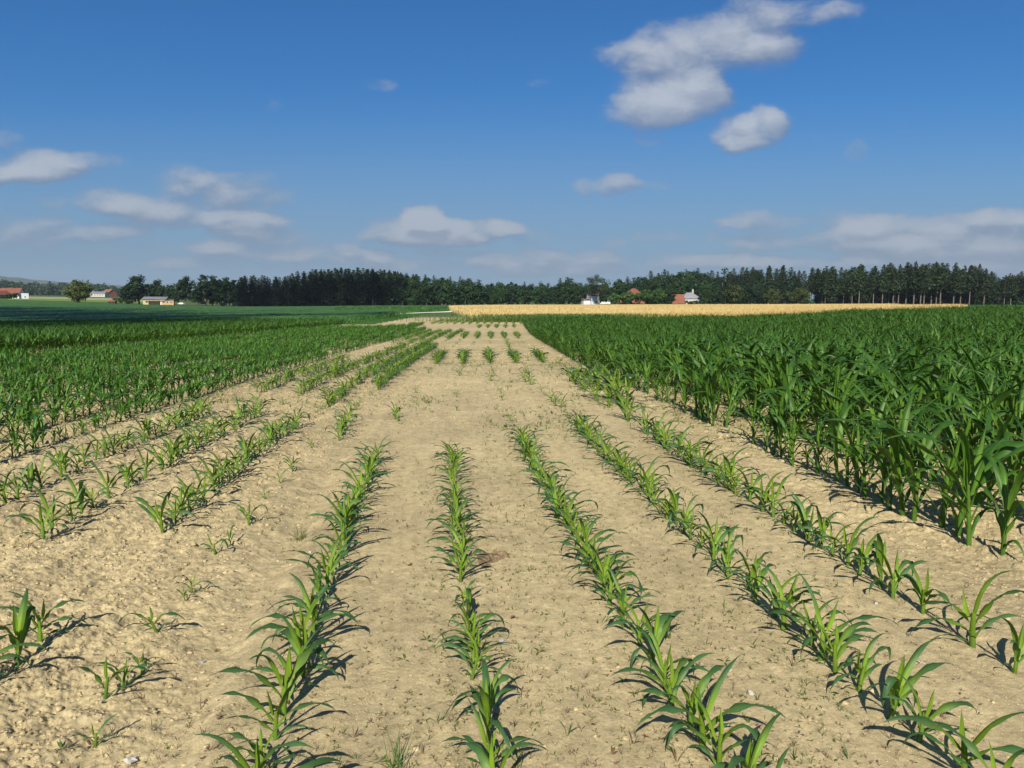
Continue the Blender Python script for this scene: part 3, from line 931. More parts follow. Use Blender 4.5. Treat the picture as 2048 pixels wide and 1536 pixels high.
# ------------------------------------------------------------------ trees
def quad_cloud(P, S, N, tint):
    """small leaf-clump faces centred on P with size S, roughly facing N"""
    n = len(P)
    N = N + R.normal(0, .55, N.shape); N /= np.linalg.norm(N, axis=1)[:, None] + 1e-9
    A = np.cross(N, R.normal(0, 1, N.shape)); A /= np.linalg.norm(A, axis=1)[:, None] + 1e-9
    B = np.cross(N, A)
    s = S[:, None]
    k = [R.uniform(.6, 1.3, (n, 1)) for _ in range(4)]
    V = np.stack([P + A * s * k[0], P + B * s * k[1] * .8, P - A * s * k[2], P - B * s * k[3] * .8], 1)
    return V.reshape(-1, 3), np.arange(n * 4).reshape(n, 4), np.repeat(tint, 4)


def spruce(H, crown_base, rad, rg, dens=1.0):
    """returns trunk MB and crown arrays; layered drooping whorls with gaps"""
    tr = MB(); tr.tube((0, 0, -.6), (0, 0, H * .55), H * .0125, H * .008, 6); tr.tube((0, 0, H * .55), (0, 0, H * .97), H * .008, .02, 5)
    P, S, N, T = [], [], [], []
    z = crown_base
    while z < H:
        f = (z - crown_base) / (H - crown_base)
        r = rad * (1 - f) ** .52 * rg.uniform(.75, 1.15) * (.6 + .4 * min(1, f * 5))
        nb = rg.randint(7, 11)
        a0 = rg.uniform(0, 6.28)
        for b in range(nb):
            if rg.rand() < .12: continue
            a = a0 + b * 6.28 / nb + rg.normal(0, .2); L = r * rg.uniform(.6, 1.18) + .25
            m = max(3, int(L * 4.6 * dens))
            t = np.sort(rg.rand(m)) ** .7
            droop = -.28 * L * t ** 1.4 + rg.normal(0, .12, m)
            x = np.cos(a) * L * t + rg.normal(0, .16 * L, m); y = np.sin(a) * L * t + rg.normal(0, .16 * L, m)
            P.append(np.stack([x, y, z + droop], 1)); S.append(rg.uniform(.32, .74, m) * (1 - .42 * f))
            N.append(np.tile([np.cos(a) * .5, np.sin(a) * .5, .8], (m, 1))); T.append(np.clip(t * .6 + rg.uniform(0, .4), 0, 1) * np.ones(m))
        z += (H - crown_base) / rg.uniform(26, 32)
    P.append(np.array([[0, 0, H - .1 - .22 * i] for i in range(6)])); S.append(np.array([.12 + .05 * i for i in range(6)])); N.append(np.tile([.3, .3, .4], (6, 1))); T.append(np.full(6, .6))
    return tr, quad_cloud(np.concatenate(P), np.concatenate(S), np.concatenate(N), np.concatenate(T))


def broadleaf(H, rx, cb, rg, leaf=.42, nclump=58, per=62, gap=.0, top=0.0):
    tr = MB(); th = H * .5
    tr.tube((0, 0, -.6), (0, 0, th), H * .022, H * .012, 6)
    P, S, N, T = [], [], [], []
    for c in range(nclump):
        u = rg.normal(0, 1, 3); u /= np.linalg.norm(u)
        q = rg.uniform(.35, 1.0)
        cz = cb + (H - cb) * (.5 + .46 * u[2] * q)
        prof = math.sqrt(max(0.05, 1 - ((cz - (cb + (H - cb) * (.42 + top))) / ((H - cb) * .60)) ** 2))
        c0 = np.array([u[0] * rx * q * prof * 1.05, u[1] * rx * q * prof * 1.05, cz])
        if rg.rand() < .6:
            tr.tube((0, 0, min(th, max(cb * .7, cz * .55))), tuple(c0 * .9 + np.array([0, 0, cz * .1])), H * .006, .03, 4)
        cr = rx * rg.uniform(.24, .42)
        m = int(per * rg.uniform(.7, 1.3))
        d = rg.normal(0, 1, (m, 3)); d /= np.linalg.norm(d, axis=1)[:, None]
        rr = cr * rg.uniform(.35, 1.08, m)[:, None]
        P.append(c0 + d * rr * np.array([1, 1, .78])); S.append(rg.uniform(.6, 1.25, m) * leaf)
        N.append(d * .8 + np.array([0, 0, .5])); T.append(np.clip(rg.uniform(.0, .75) + rg.normal(0, .15, m), 0, 1))
    return tr, quad_cloud(np.concatenate(P), np.concatenate(S), np.concatenate(N), np.concatenate(T))


class TreeKind:
    def __init__(s, name, n, fn, leaf, bark, seed):
        s.name = name; rgk = np.random.RandomState(seed); s.v = []
        for _ in range(n):
            tr, (V, F, t) = fn(rgk)
            me = bpy.data.meshes.new('trunk'); me.from_pydata(tr.v, [], tr.f); me.materials.append(bark); me.update()
            s.v.append((me, np_mesh('crown', V, F, leaf, {'tint': t}, smooth=False)))

    def place(s, x, y, sc, label, cat, group=None, zs=1.0, which=None, sink=.2):
        tm, cm = s.v[rnd.randrange(len(s.v)) if which is None else which]
        o = empty(s.name, (x, y, tz(x, y) - sink), rnd.uniform(0, 6.28)); o.scale = (sc, sc, sc * zs)
        tag(o, label, cat, group)
        link('trunk', tm, o); link('crown', cm, o)
        return o


# unit heights: conifers 24 m, broadleaf 16 m
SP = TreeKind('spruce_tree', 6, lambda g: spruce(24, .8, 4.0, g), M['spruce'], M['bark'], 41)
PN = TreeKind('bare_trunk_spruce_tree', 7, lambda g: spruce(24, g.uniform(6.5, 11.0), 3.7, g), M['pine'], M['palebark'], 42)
BR = TreeKind('broadleaf_tree', 6, lambda g: broadleaf(16, 4.8, .2, g), M['broad'], M['bark'], 43)
BG = TreeKind('bright_broadleaf_tree', 5, lambda g: broadleaf(16, 4.9, .1, g), M['bright'], M['bark'], 44)
YT = TreeKind('yellow_green_tree', 3, lambda g: broadleaf(10, 5.2, .4, g, .40, 44, 66), M['yellowtree'], M['bark'], 45)
FT = TreeKind('fruit_tree', 4, lambda g: broadleaf(7, 3.1, 1.5, g, .27, 34, 52), M['fruit'], M['bark'], 46)
AT = TreeKind('ash_tree', 1, lambda g: broadleaf(19, 6.6, 5.5, g, .36, 36, 52, top=.1), M['ash'], M['palebark'], 47)
LT = TreeKind('lone_tree', 1, lambda g: broadleaf(12, 6.2, 1.2, g, .42, 64, 80), M['yellowtree'], M['bark'], 48)
PO = TreeKind('poplar_tree', 2, lambda g: broadleaf(18, 3.4, .3, g, .40, 48, 56), M['broad'], M['bark'], 49)
BU = TreeKind('hedge_bush', 3, lambda g: broadleaf(4, 2.4, .1, g, .26, 18, 40), M['bright'], M['bark'], 50)

TOPX = [380, 400, 425, 460, 480, 500, 550, 590, 640, 700, 740, 790, 830, 870, 930, 980, 1040, 1100, 1130, 1170, 1250, 1290, 1350, 1400, 1440, 1500, 1540, 1600, 1680, 1750, 1820, 1900, 1960, 1990, 2010, 2048, 2200]
TOPY = [575, 556, 547, 549, 556, 552, 555, 546, 539, 537, 537, 543, 549, 553, 554, 564, 563, 561, 557, 560, 556, 547, 542, 540, 541, 538, 530, 537, 536, 532, 528, 529, 533, 548, 546, 543, 543]


def top_y(px): return float(np.interp(px, TOPX, TOPY))


def tree_at(kind, px, D, ytop, unit, label, cat, group, width=1.0, sink=.2):
    x = xat(px, D); z = tz(x, D)
    h = CAM_H + (606 - ytop) * D / F_PX - z + sink
    sc = h / unit
    return kind.place(x, D, sc * width, label, cat, group, 1.0 / width, None, sink)


def wood(section, kinds, x0, x1, step, D, row_words, group, ylow=0, unit=24, cat='tree', jit=5.0, width=1.0):
    px = x0; i = 0
    while px < x1:
        i += 1
        k, word, un, wd = kinds[rnd.randrange(len(kinds))]
        d = D + rnd.uniform(-6, 6)
        tree_at(k, px, d, top_y(px) + ylow + rnd.uniform(-jit * .7, jit * 1.3), un, '%s in the %s of the %s, %s from left' % (word, row_words, section, ordinal(i)), cat, group, wd * rnd.uniform(.9, 1.15))
        px += step * rnd.uniform(.5, 1.5)


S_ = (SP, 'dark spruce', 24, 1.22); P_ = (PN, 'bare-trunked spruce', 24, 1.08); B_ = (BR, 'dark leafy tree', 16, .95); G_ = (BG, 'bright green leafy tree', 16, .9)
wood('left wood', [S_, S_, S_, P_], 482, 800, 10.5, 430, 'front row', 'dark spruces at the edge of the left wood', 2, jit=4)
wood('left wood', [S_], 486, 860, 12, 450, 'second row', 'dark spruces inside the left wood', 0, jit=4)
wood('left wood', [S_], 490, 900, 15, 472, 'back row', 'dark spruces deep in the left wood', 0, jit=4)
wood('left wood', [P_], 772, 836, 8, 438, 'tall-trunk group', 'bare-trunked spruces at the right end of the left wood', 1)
wood('middle wood', [G_, B_, B_], 806, 968, 14, 428, 'front row', 'leafy trees of the middle wood', 3, jit=7)
wood('middle wood', [B_, S_, B_], 880, 1180, 10, 470, 'back row', 'trees behind the middle wood', 1, jit=6)
wood('middle wood', [B_, G_, B_], 962, 1175, 13, 445, 'low front row', 'leafy trees in the dip of the middle wood', 6, jit=8)
wood('farm wood', [G_, B_, B_], 1180, 1400, 13, 470, 'front row', 'leafy trees behind the farm', 3, jit=6)
wood('farm wood', [S_, B_, S_], 1240, 1560, 11, 490, 'back row', 'trees deep in the farm wood', -1, jit=6)
wood('right wood', [B_, B_, S_], 1400, 1660, 16, 440, 'leafy front row', 'mixed trees at the left end of the right wood', 20, jit=14)
wood('right wood', [S_, P_, S_], 1480, 1660, 12, 462, 'left middle row', 'spruces inside the left end of the right wood', 0, jit=7)
wood('right wood', [P_, P_, P_, S_], 1640, 2130, 12, 425, 'front row', 'bare-trunked spruces at the edge of the right wood', 1, jit=8)
wood('right wood', [P_, S_, B_], 1630, 2130, 13, 443, 'second row', 'spruces inside the right wood', 2, jit=8)
wood('right wood', [S_], 1640, 2130, 14, 466, 'back row', 'spruces deep in the right wood', 4, jit=9)

# single trees
for kind, px, D, yt, un, wd, lab in (
        (LT, 164, 415, 561, 12, 1.0, 'big round lone tree with yellow-green crown in the far left field'),
        (BR, 283, 470, 546, 16, 1.35, 'large dark round tree left of the yellow house'),
        (BR, 262, 462, 568, 16, 1.1, 'lower dark tree at left side of the large round one'),
        (BR, 322, 480, 555, 16, .95, 'dark tree behind the yellow house roof'),
        (BR, 345, 500, 566, 16, 1.0, 'small dark tree right behind the yellow house'),
        (BR, 375, 470, 548, 16, 1.05, 'tall dark tree with ragged top right of the yellow house'),
        (BU, 240, 455, 592, 4, 1.2, 'low dark bush at the left foot of the large round tree'),
        (BU, 262, 448, 597, 4, 1.3, 'low bush in front of the large round tree'),
        (PO, 415, 455, 548, 18, 1.5, 'leftmost of the three slim pale-topped trees beside the left wood'),
        (PO, 437, 455, 545, 18, 1.6, 'middle one of the three slim trees beside the left wood'),
        (PO, 462, 450, 548, 18, 1.5, 'rightmost of the three slim trees beside the left wood'),
        (BR, 428, 474, 560, 16, 1.3, 'dark leafy tree behind the left two slim trees'),
        (BR, 456, 476, 557, 16, 1.3, 'dark leafy tree behind the right two slim trees'),
        (BR, 478, 470, 562, 16, 1.2, 'dark leafy tree between slim trees and the left wood'),
        (BR, 348, 478, 573, 16, 1.2, 'low dark tree behind the right end of the yellow house'),
        (BR, 400, 462, 566, 16, 1.2, 'low dark tree between ragged tree and the slim three'),
        (BR, 254, 560, 575, 16, .9, 'small tree beside the distant white barn'),
        (AT, 1195, 408, 545, 19, 1.0, 'tall airy ash tree with bare trunk beside the white house'),
        (FT, 1229, 402, 587, 7, 1.2, 'light green fruit tree left of the red-roofed house'),
        (FT, 1257, 404, 583, 7, 1.1, 'fruit tree in front of the red-roofed house'),
        (FT, 1291, 400, 579, 7, 1.35, 'bushy bright fruit tree right of the red-roofed house'),
        (FT, 1316, 404, 579, 7, 1.2, 'fruit tree between bushy one and the brown barn'),
        (BG, 1334, 412, 570, 16, 1.0, 'round green tree left of the brown barn roof'),
        (BG, 1408, 430, 568, 16, .95, 'green tree right of the grey-roofed house'),
        (YT, 1463, 405, 571, 10, 1.0, 'rounded green tree standing ahead of the right wood edge'),
        (YT, 1541, 402, 577, 10, .9, 'left one of two low yellow-green trees before the right wood'),
        (YT, 1592, 400, 575, 10, 1.1, 'right one of two low yellow-green trees before the right wood'),
        (BG, 825, 405, 592, 16, 1.4, 'low pale green bush-like tree at the foot of the middle wood'),
        (BG, 990, 420, 583, 16, 1.2, 'pale green pointed small tree behind the wheat corner'),
        (BU, 1394, 395, 598, 4, 1.7, 'right green hedge bush hiding the foot of the grey-roofed house'),
        (BU, 1379, 397, 600, 4, 1.8, 'left green hedge bush hiding the foot of the grey-roofed house'),
        (FT, 1248, 405, 586, 7, 1.0, 'small fruit tree at the left corner of the red-tiled house'),
        (FT, 1276, 403, 585, 7, 1.0, 'small fruit tree at the right corner of the red-tiled house'),
        (BU, 40, 585, 582, 4, 1.5, 'round green bush in front of the white farm wall at far left'),
        (BU, 14, 580, 590, 4, 1.2, 'low bush before the dark barn at far left')):
    tree_at(kind, px, D, yt, un, lab, 'bush' if kind is BU else 'tree', None, wd, .3)

# distant wooded ridge on the left and hills
rg = np.random.RandomState(77)
P, S, N, T = [], [], [], []
prof_x = [-200, 0, 20, 60, 100, 140, 180, 215, 250, 300, 400]; prof_y = [558, 561, 563, 566, 571, 570, 568, 572, 575, 574, 580]
for i in range(520):
    px = rg.uniform(-120, 380); D = rg.uniform(1250, 1600)
    x = xat(px, D); zb = tz(x, D)
    zt = CAM_H + (606 - np.interp(px, prof_x, prof_y)) * D / F_PX + rg.uniform(-9, 1)
    zc = max(zt - rg.uniform(0, 14), zb + 3)
    m = 46
    d = rg.normal(0, 1, (m, 3)); d /= np.linalg.norm(d, axis=1)[:, None]
    P.append(np.array([x, D, zc]) + d * np.array([7, 7, 8]) * rg.uniform(.5, 1, (m, 1))); S.append(rg.uniform(1.2, 2.8, m)); N.append(d); T.append(np.full(m, rg.rand()))
V, F, t = quad_cloud(np.concatenate(P), np.concatenate(S), np.concatenate(N), np.concatenate(T))
tag(link('distant_wood', np_mesh('distant_wood', V, F, M['hillwood'], {'tint': t}, smooth=False)), 'far wooded ridge behind the left farms', 'wood', None, 'stuff')
# rising wooded ground beneath it, and the far hills
hx = np.linspace(-1.1, -.30, 160)


def ridge(name, D0, D1, pxs, pys, mat, amp):
    nD = 14; V = []
    for k in range(nD):
        f = k / (nD - 1); D = D0 + (D1 - D0) * f
        e = math.sin(min(1, f * 1.25) * math.pi / 2) if f < .8 else math.cos((f - .8) / .2 * math.pi / 2) * .5 + .5
        for u in hx:
            px = CX + u * F_PX
            top = CAM_H + (606 - np.interp(px, pxs, pys)) * D1 / F_PX
            x = u * D; zb = tz(x, D0) - 3
            V.append((x, D, zb + (top - zb) * e + amp * float(fbm(np.array(x / 160.), np.array(D / 160.), 3, 3)) * f))
    idx = np.arange(nD * len(hx)).reshape(nD, len(hx))
    Fq = np.stack([idx[:-1, :-1], idx[:-1, 1:], idx[1:, 1:], idx[1:, :-1]], -1).reshape(-1, 4)
    return tag(link(name, np_mesh(name, np.array(V), Fq, mat)), kind='structure')


ridge('hills', 4000, 5100, [-600, -100, 0, 15, 30, 50, 75, 100, 130, 180, 260, 400, 600], [552, 556, 557, 556, 559, 559, 563, 564, 567, 569, 574, 584, 602], M['hill'], 5)


# ------------------------------------------------------------------ buildings
def building(name, label, px, D, rz, w, d, hw, hr, wall, roof, kind='gable', over=.4, base=0.0, cat='house'):
    """w along local x, d along local y (local -y faces the camera)"""
    x = xat(px, D); root = empty(name, (x, D, tz(x, D) + base), rz); tag(root, label, cat)
    b = MB(); b.box(-w / 2, w / 2, -d / 2, d / 2, -1.5, hw)
    if kind == 'gable':
        b.poly([(-w / 2, -d / 2, hw), (-w / 2, d / 2, hw), (-w / 2, 0, hw + hr - .05), (w / 2, -d / 2, hw), (w / 2, d / 2, hw), (w / 2, 0, hw + hr - .05)], [(0, 2, 1), (3, 4, 5)])
    if kind == 'shed':
        b.poly([(-w / 2, -d / 2, hw), (-w / 2, d / 2, hw), (-w / 2, d / 2, hw + hr - .05), (w / 2, -d / 2, hw), (w / 2, d / 2, hw), (w / 2, d / 2, hw + hr - .05)],
               [(0, 2, 1), (3, 4, 5), (1, 2, 5, 4)])
    b.build('wall', wall, root)
    r = MB(); a, c, t = w / 2 + over, d / 2 + over, .22
    k = hr / (d / 2); e = hw - over * k
    if kind == 'gable':
        vs = [(-a, -c, e), (a, -c, e), (a, 0, hw + hr), (-a, 0, hw + hr), (a, c, e), (-a, c, e)]
        r.poly([(p[0], p[1], p[2] + t) for p in vs] + vs, [(0, 1, 2, 3), (3, 2, 4, 5), (6, 9, 8, 7), (9, 11, 10, 8), (0, 6, 7, 1), (4, 10, 11, 5), (1, 7, 8, 2), (2, 8, 10, 4), (0, 3, 9, 6), (3, 5, 11, 9)])
    elif kind == 'hip':
        g = max(.5, w / 2 - d / 2 * .8)
        r.poly([(-a, -c, hw), (a, -c, hw), (a, c, hw), (-a, c, hw), (-g, 0, hw + hr), (g, 0, hw + hr)], [(0, 1, 5, 4), (1, 2, 5), (2, 3, 4, 5), (3, 0, 4), (0, 3, 2, 1)])
    else:
        vs = [(-a, -c, hw - .1), (a, -c, hw - .1), (a, c, hw + hr + .1), (-a, c, hw + hr + .1)]
        r.poly([(p[0], p[1], p[2] + t) for p in vs] + vs, [(0, 1, 2, 3), (7, 6, 5, 4), (0, 4, 5, 1), (1, 5, 6, 2), (2, 6, 7, 3), (3, 7, 4, 0)])
    ro = r.build('roof', roof, root)
    return root, ro


def window(root, x, y, z, w, h, axis='y', name='window', frame='white', pane='glass'):
    """opening on the wall whose outward side is -y (axis y) or +x (axis x)"""
    f = MB(); p = MB()
    if axis == 'y':
        f.box(x - w / 2 - .1, x + w / 2 + .1, y - .05, y + .05, z - .1, z + h + .1); p.box(x - w / 2, x + w / 2, y - .08, y, z, z + h)
    else:
        s = 1 if axis == 'x' else -1
        f.box(x - .05, x + .05, y - w / 2 - .1, y + w / 2 + .1, z - .1, z + h + .1); p.box(min(x, x + s * .08), max(x, x + s * .08), y - w / 2, y + w / 2, z, z + h)
    o = f.build(name, M[frame], root); p.build('pane', M[pane], o)
    return o


def chimney(ro, x, y, z0, z1, mat='cream'):
    c = MB(); c.box(x - .4, x + .4, y - .4, y + .4, z0, z1); c.box(x - .5, x + .5, y - .5, y + .5, z1, z1 + .2)
    return c.build('chimney', M[mat], ro)


# yellow house: higher shed-roofed wing, lower wing with three windows, dark shed in front
h1, r1 = building('yellow_house', 'yellow house with grey sloping roofs beside dark trees at left', 315, 440, .30, 13.5, 9, 3.4, 1.5, M['yellow'], M['greyroof'], 'shed', .7, .3)
for i in (-4.5, -1.5, 1.6): window(h1, i, -4.5, 1.2, 1.4, 1.2)
h1.scale = (.9, .9, .9); wg = MB(); wg.box(4.0, 12.6, -9.5, -4.52, -1.5, 2.6); wg.build('side_wing', M['orange'], h1)
rf = MB(); rf.poly([(3.4, -9.9, 1.9), (13.0, -9.9, 3.6), (13.0, -4.2, 3.6), (3.4, -4.2, 1.9), (3.4, -9.9, 1.65), (13.0, -9.9, 3.3), (13.0, -4.2, 3.3), (3.4, -4.2, 1.65)],
                   [(0, 1, 2, 3), (7, 6, 5, 4), (0, 4, 5, 1), (1, 5, 6, 2), (2, 6, 7, 3), (3, 7, 4, 0)])
rf.build('wing_roof', M['greyroof'], h1)
for i in (6.6, 8.8, 11.0): window(h1, i, -9.5, 1.05, .9, .9)
d = MB(); d.box(4.3, 5.3, -9.58, -9.48, -.2, 1.7); d.build('door', M['white'], h1)
building('wooden_shed', 'dark wooden shed in front of the yellow house', 313, 424, .25, 5.6, 3, 1.7, .5, M['darkwood'], M['darkwood'], 'gable', .2, .1, 'shed')
building('small_hut', 'tiny dark hut with orange front left of the wooden shed', 230, 452, .1, 4.0, 2.5, 1.3, .5, M['darkwood'], M['brownroof'], 'gable', .2, .0, 'hut')
# red-roofed farm far left
h2, r2 = building('red_roofed_farmhouse', 'white farmhouse with long red roof at the far left', 30, 618, .12, 17, 10, 4.8, 4.2, M['white'], M['redroof'], 'gable', .6, -.5)
for i in (-5, -1.5, 2, 5.5): window(h2, i, -5, 2.2, 1.2, 1.3)
d = MB(); d.box(-3.6, -2.6, -5.08, -4.98, -.2, 2.0); d.build('door', M['darkwood'], h2)
h3, _ = building('dark_barn', 'dark wooden barn with reddish roof in front of the farmhouse', 10, 597, 1.45, 12, 9, 3.6, 3.2, M['darkwood'], M['redroof'], 'gable', .4, -.6, 'barn')
d = MB(); d.box(-6.1, -5.98, -1.6, 1.6, -.2, 2.6); d.build('door', M['brownroof'], h3)
h4, _ = building('white_outbuilding', 'small white outbuilding right of the red-roofed farmhouse', 57, 612, .6, 5, 5, 4.2, .8, M['white'], M['white'], 'shed', .1, -.8, 'outbuilding')
window(h4, 0, -2.5, 1.8, .9, 1)
# white barn further back
h5, r5 = building('white_barn', 'long cream barn with grey roof beyond the lone tree', 205, 880, .08, 17, 10, 4.4, 1.8, M['cream'], M['greyroof'], 'gable', .6, 0.0, 'barn')
for i in (-6, -3, 0, 3, 6): window(h5, i, -5, 1.8, 1.3, 1.1)
chimney(r5, -7, 0, 5.2, 8.2, 'white')
h6, _ = building('reddish_barn', 'barn with dull red roof behind the long cream barn', 225, 905, -.5, 13, 12, 4.2, 4.8, M['brownroof'], M['brownroof'], 'gable', .6, .5, 'barn')
d = MB(); d.box(-2, 2, -6.1, -5.98, -.2, 3.2); d.build('door', M['darkwood'], h6)
# farm behind the wheat
h7, _ = building('white_house', 'narrow white house beside the tall ash tree', 1185, 418, .35, 5.0, 6, 5.2, .9, M['white'], M['brownroof'], 'shed', .25, .2)
window(h7, .8, -3.0, 1.1, .9, 1.1); window(h7, 2.5, 0, 2.6, .9, 1.1, 'x')
h8, _ = building('carport', 'low open carport with brown roof left of the white house', 1171, 416, .2, 4.0, 4, 2.8, .5, M['white'], M['brownroof'], 'shed', .3, .2, 'carport')
h9, r9 = building('red_tiled_house', 'house with steep red tiled hipped roof among fruit trees', 1265, 440, .15, 10, 10, 5.2, 4.6, M['brownroof'], M['redroof'], 'hip', .5, .2)
for i in (-2.8, 0, 2.8): window(h9, i, -5.0, 2.6, 1.1, 1.3)
d = MB(); d.box(1.0, 2.0, -5.08, -4.98, -.2, 2.1); d.build('door', M['darkwood'], h9)
h10, _ = building('low_brown_roofed_shed', 'long low shed with brown tiled roof under the red-tiled house', 1262, 414, .05, 13, 6, .9, 2.2, M['orange'], M['brownroof'], 'gable', .4, .0, 'shed')
h11, _ = building('brown_barn', 'barn with dark red-brown tiled roof left of the grey-roofed house', 1351, 416, .15, 7.4, 8, 1.2, 4.8, M['orange'], M['brownroof'], 'gable', .4, .0, 'barn')
h12, r12 = building('grey_roofed_house', 'house with pale grey roof and a chimney behind the brown barn', 1376, 436, .1, 10.5, 9, 3.6, 3.6, M['cream'], M['palegreyroof'], 'hip', .5, .2)
chimney(r12, 2.0, 0, 6, 8.9, 'cream')
for i in (-3, 3): window(h12, i, -4.5, 1.4, 1.1, 1.2)


def car(label, px, D, rz, s=1.0, tall=1.45, base=0.0):
    x = xat(px, D); r = empty('parked_car', (x, D, tz(x, D) + base), rz, s); tag(r, label, 'car')
    prof = [(-2.1, .35), (-2.1, .85), (-1.5, .95), (-1.25, 1.0), (-.6, tall), (1.2, tall), (1.9, .98), (2.1, .8), (2.1, .35)]
    n = len(prof); b = MB()
    b.poly([(p[0], -.82 if p[1] < 1.1 else -.68, p[1]) for p in prof] + [(p[0], .82 if p[1] < 1.1 else .68, p[1]) for p in prof],
           [tuple(range(n)), tuple(range(2 * n - 1, n - 1, -1))] + [(i, n + i, n + (i + 1) % n, (i + 1) % n) for i in range(n)])
    b.build('body', M['carwhite'], r)
    w = MB(); w.poly([(-1.1, -.80, 1.02), (1.6, -.80, 1.02), (1.15, -.715, tall - .08), (-.55, -.715, tall - .08)], [(0, 1, 2, 3)]); w.build('side_window', M['glass'], r)
    for wx in (-1.35, 1.35):
        for wy in (-.75, .75):
            t = MB(); t.tube((wx, wy - .1, .32), (wx, wy + .1, .32), .32, .32, 12); t.build('wheel', M['tyre'], r)
    return r


car('white car parked right of the yellow house', 367, 480, .1, 1.0, 1.45, .2)
car('white van parked left of two beside the ash tree', 1205, 408, .1, .9, 1.9, .5)
car('white van parked right of two beside the ash tree', 1216, 409, -.1, .95, 2.0, .6)

# ------------------------------------------------------------------ light, sky, clouds
SUN_EL, SUN_AZ = math.radians(37), math.radians(8)   # the sun stands behind the camera's left shoulder
sd = bpy.data.lights.new('sun', 'SUN'); sd.energy = 4.7; sd.angle = math.radians(.53); sd.color = (1.0, .945, .85)
so = bpy.data.objects.new('sun', sd); COL.objects.link(so)
dvec = Vector((math.sin(SUN_AZ) * math.cos(SUN_EL), math.cos(SUN_AZ) * math.cos(SUN_EL), -math.sin(SUN_EL)))
so.rotation_euler = dvec.to_track_quat('-Z', 'Y').to_euler(); so.location = (-20, -60, 60)

world = bpy.data.worlds.new('World'); scene.world = world; world.use_nodes = True
t = NT(world.node_tree); t.n.clear()
wo = t.new('ShaderNodeOutputWorld')
sky = t.new('ShaderNodeTexSky', sky_type='NISHITA'); sky.sun_disc = False
sky.sun_elevation = SUN_EL; sky.sun_rotation = math.radians(180 + 8)
sky.air_density = 1.0; sky.dust_density = .1; sky.ozone_density = 8; sky.altitude = 1500

CLOUDS = [  # px, py, half width, half height, weight
    (200, 500, 260, 26, .26), (470, 524, 220, 18, .32), (1700, 524, 320, 22, .34), (1120, 538, 320, 15, .32), (820, 500, 200, 26, .22), (1900, 480, 200, 40, .28),
    (1265, 112, 70, 28, .75), (1340, 92, 90, 42, .85), (1430, 88, 90, 46, .9), (1515, 62, 75, 66, .95), (1545, 100, 50, 30, .7), (1610, 22, 70, 26, .62), (1680, 22, 50, 18, .5),
    (1330, 180, 92, 52, 1.15), (1300, 222, 80, 36, 1.0), (1385, 190, 66, 46, .95), (1425, 165, 40, 36, .6), (1300, 278, 30, 14, .42),
    (1480, 268, 44, 34, 1.1), (1525, 250, 44, 34, 1.05), (1555, 240, 26, 26, .8), (1500, 290, 45, 16, .6),
    (1240, 366, 36, 22, .95), (1172, 371, 28, 15, .68), (1300, 369, 34, 10, .4), (1712, 302, 24, 20, .45), (1075, 170, 22, 8, .36), (765, 170, 26, 12, .38), (545, 212, 20, 12, .36),
    (70, 332, 80, 30, .95), (120, 330, 75, 26, .7), (40, 350, 60, 20, .8), (10, 276, 30, 20, .5), (190, 320, 60, 16, .4),
    (370, 355, 62, 28, .72), (470, 352, 80, 16, .5), (500, 395, 75, 26, .7), (410, 385, 80, 20, .5),
    (215, 402, 60, 22, .9), (285, 412, 70, 22, .95), (350, 428, 90, 20, .85), (470, 437, 80, 16, .95), (530, 440, 50, 12, .7),
    (470, 464, 60, 14, .9), (550, 468, 70, 14, .7), (430, 494, 40, 11, .8), (540, 498, 110, 16, .62), (600, 512, 60, 12, .5),
    (250, 458, 50, 16, .72), (190, 470, 60, 16, .55), (80, 468, 70, 24, .55), (100, 440, 30, 12, .5), (105, 405, 28, 16, .48), (350, 525, 60, 10, .45),
    (800, 462, 62, 24, 1.0), (850, 462, 60, 30, 1.1), (852, 434, 40, 20, 1.9), (895, 452, 34, 18, .9), (880, 478, 60, 12, .6),
    (960, 460, 66, 16, 1.0), (1010, 458, 36, 12, .8), (925, 480, 46, 11, .8), (1060, 472, 34, 14, .45),
    (705, 502, 28, 11, .8), (760, 513, 28, 10, .8), (780, 532, 50, 12, .7), (700, 522, 40, 10, .55), (880, 510, 40, 10, .4),
    (990, 522, 52, 15, .85), (1086, 512, 40, 16, .95), (1190, 516, 54, 13, .95), (1110, 540, 120, 12, .7), (1228, 484, 30, 12, .6), (1290, 466, 26, 12, .42), (1330, 475, 28, 10, .38), (1340, 520, 50, 10, .5),
    (1525, 444, 60, 20, .72), (1470, 450, 34, 12, .5), (1440, 452, 20, 9, .4), (1525, 487, 62, 16, .85), (1640, 432, 50, 10, .42), (1400, 478, 50, 10, .4),
    (1730, 442, 44, 18, 1.05), (1690, 470, 80, 24, .85), (1800, 462, 100, 30, .95), (1950, 448, 90, 24, .9), (2010, 435, 60, 16, .7), (1870, 490, 110, 18, .9), (1760, 495, 110, 14, .6), (2000, 492, 70, 18, .75),
    (1450, 524, 90, 12, .8), (1560, 528, 90, 10, .6), (1715, 522, 46, 12, .85), (1860, 520, 120, 14, .7), (1990, 540, 80, 20, .85), (2100, 480, 80, 40, .7), (2100, 330, 60, 20, .3), (-80, 460, 120, 40, .6), (-60, 350, 80, 24, .7)]


def uv_of(px, py):
    a = (px - CX) / F_PX; b = (CY - py) / F_PX
    yv = math.cos(PITCH) + b * math.sin(PITCH)
    return a / yv, (-math.sin(PITCH) + b * math.cos(PITCH)) / yv


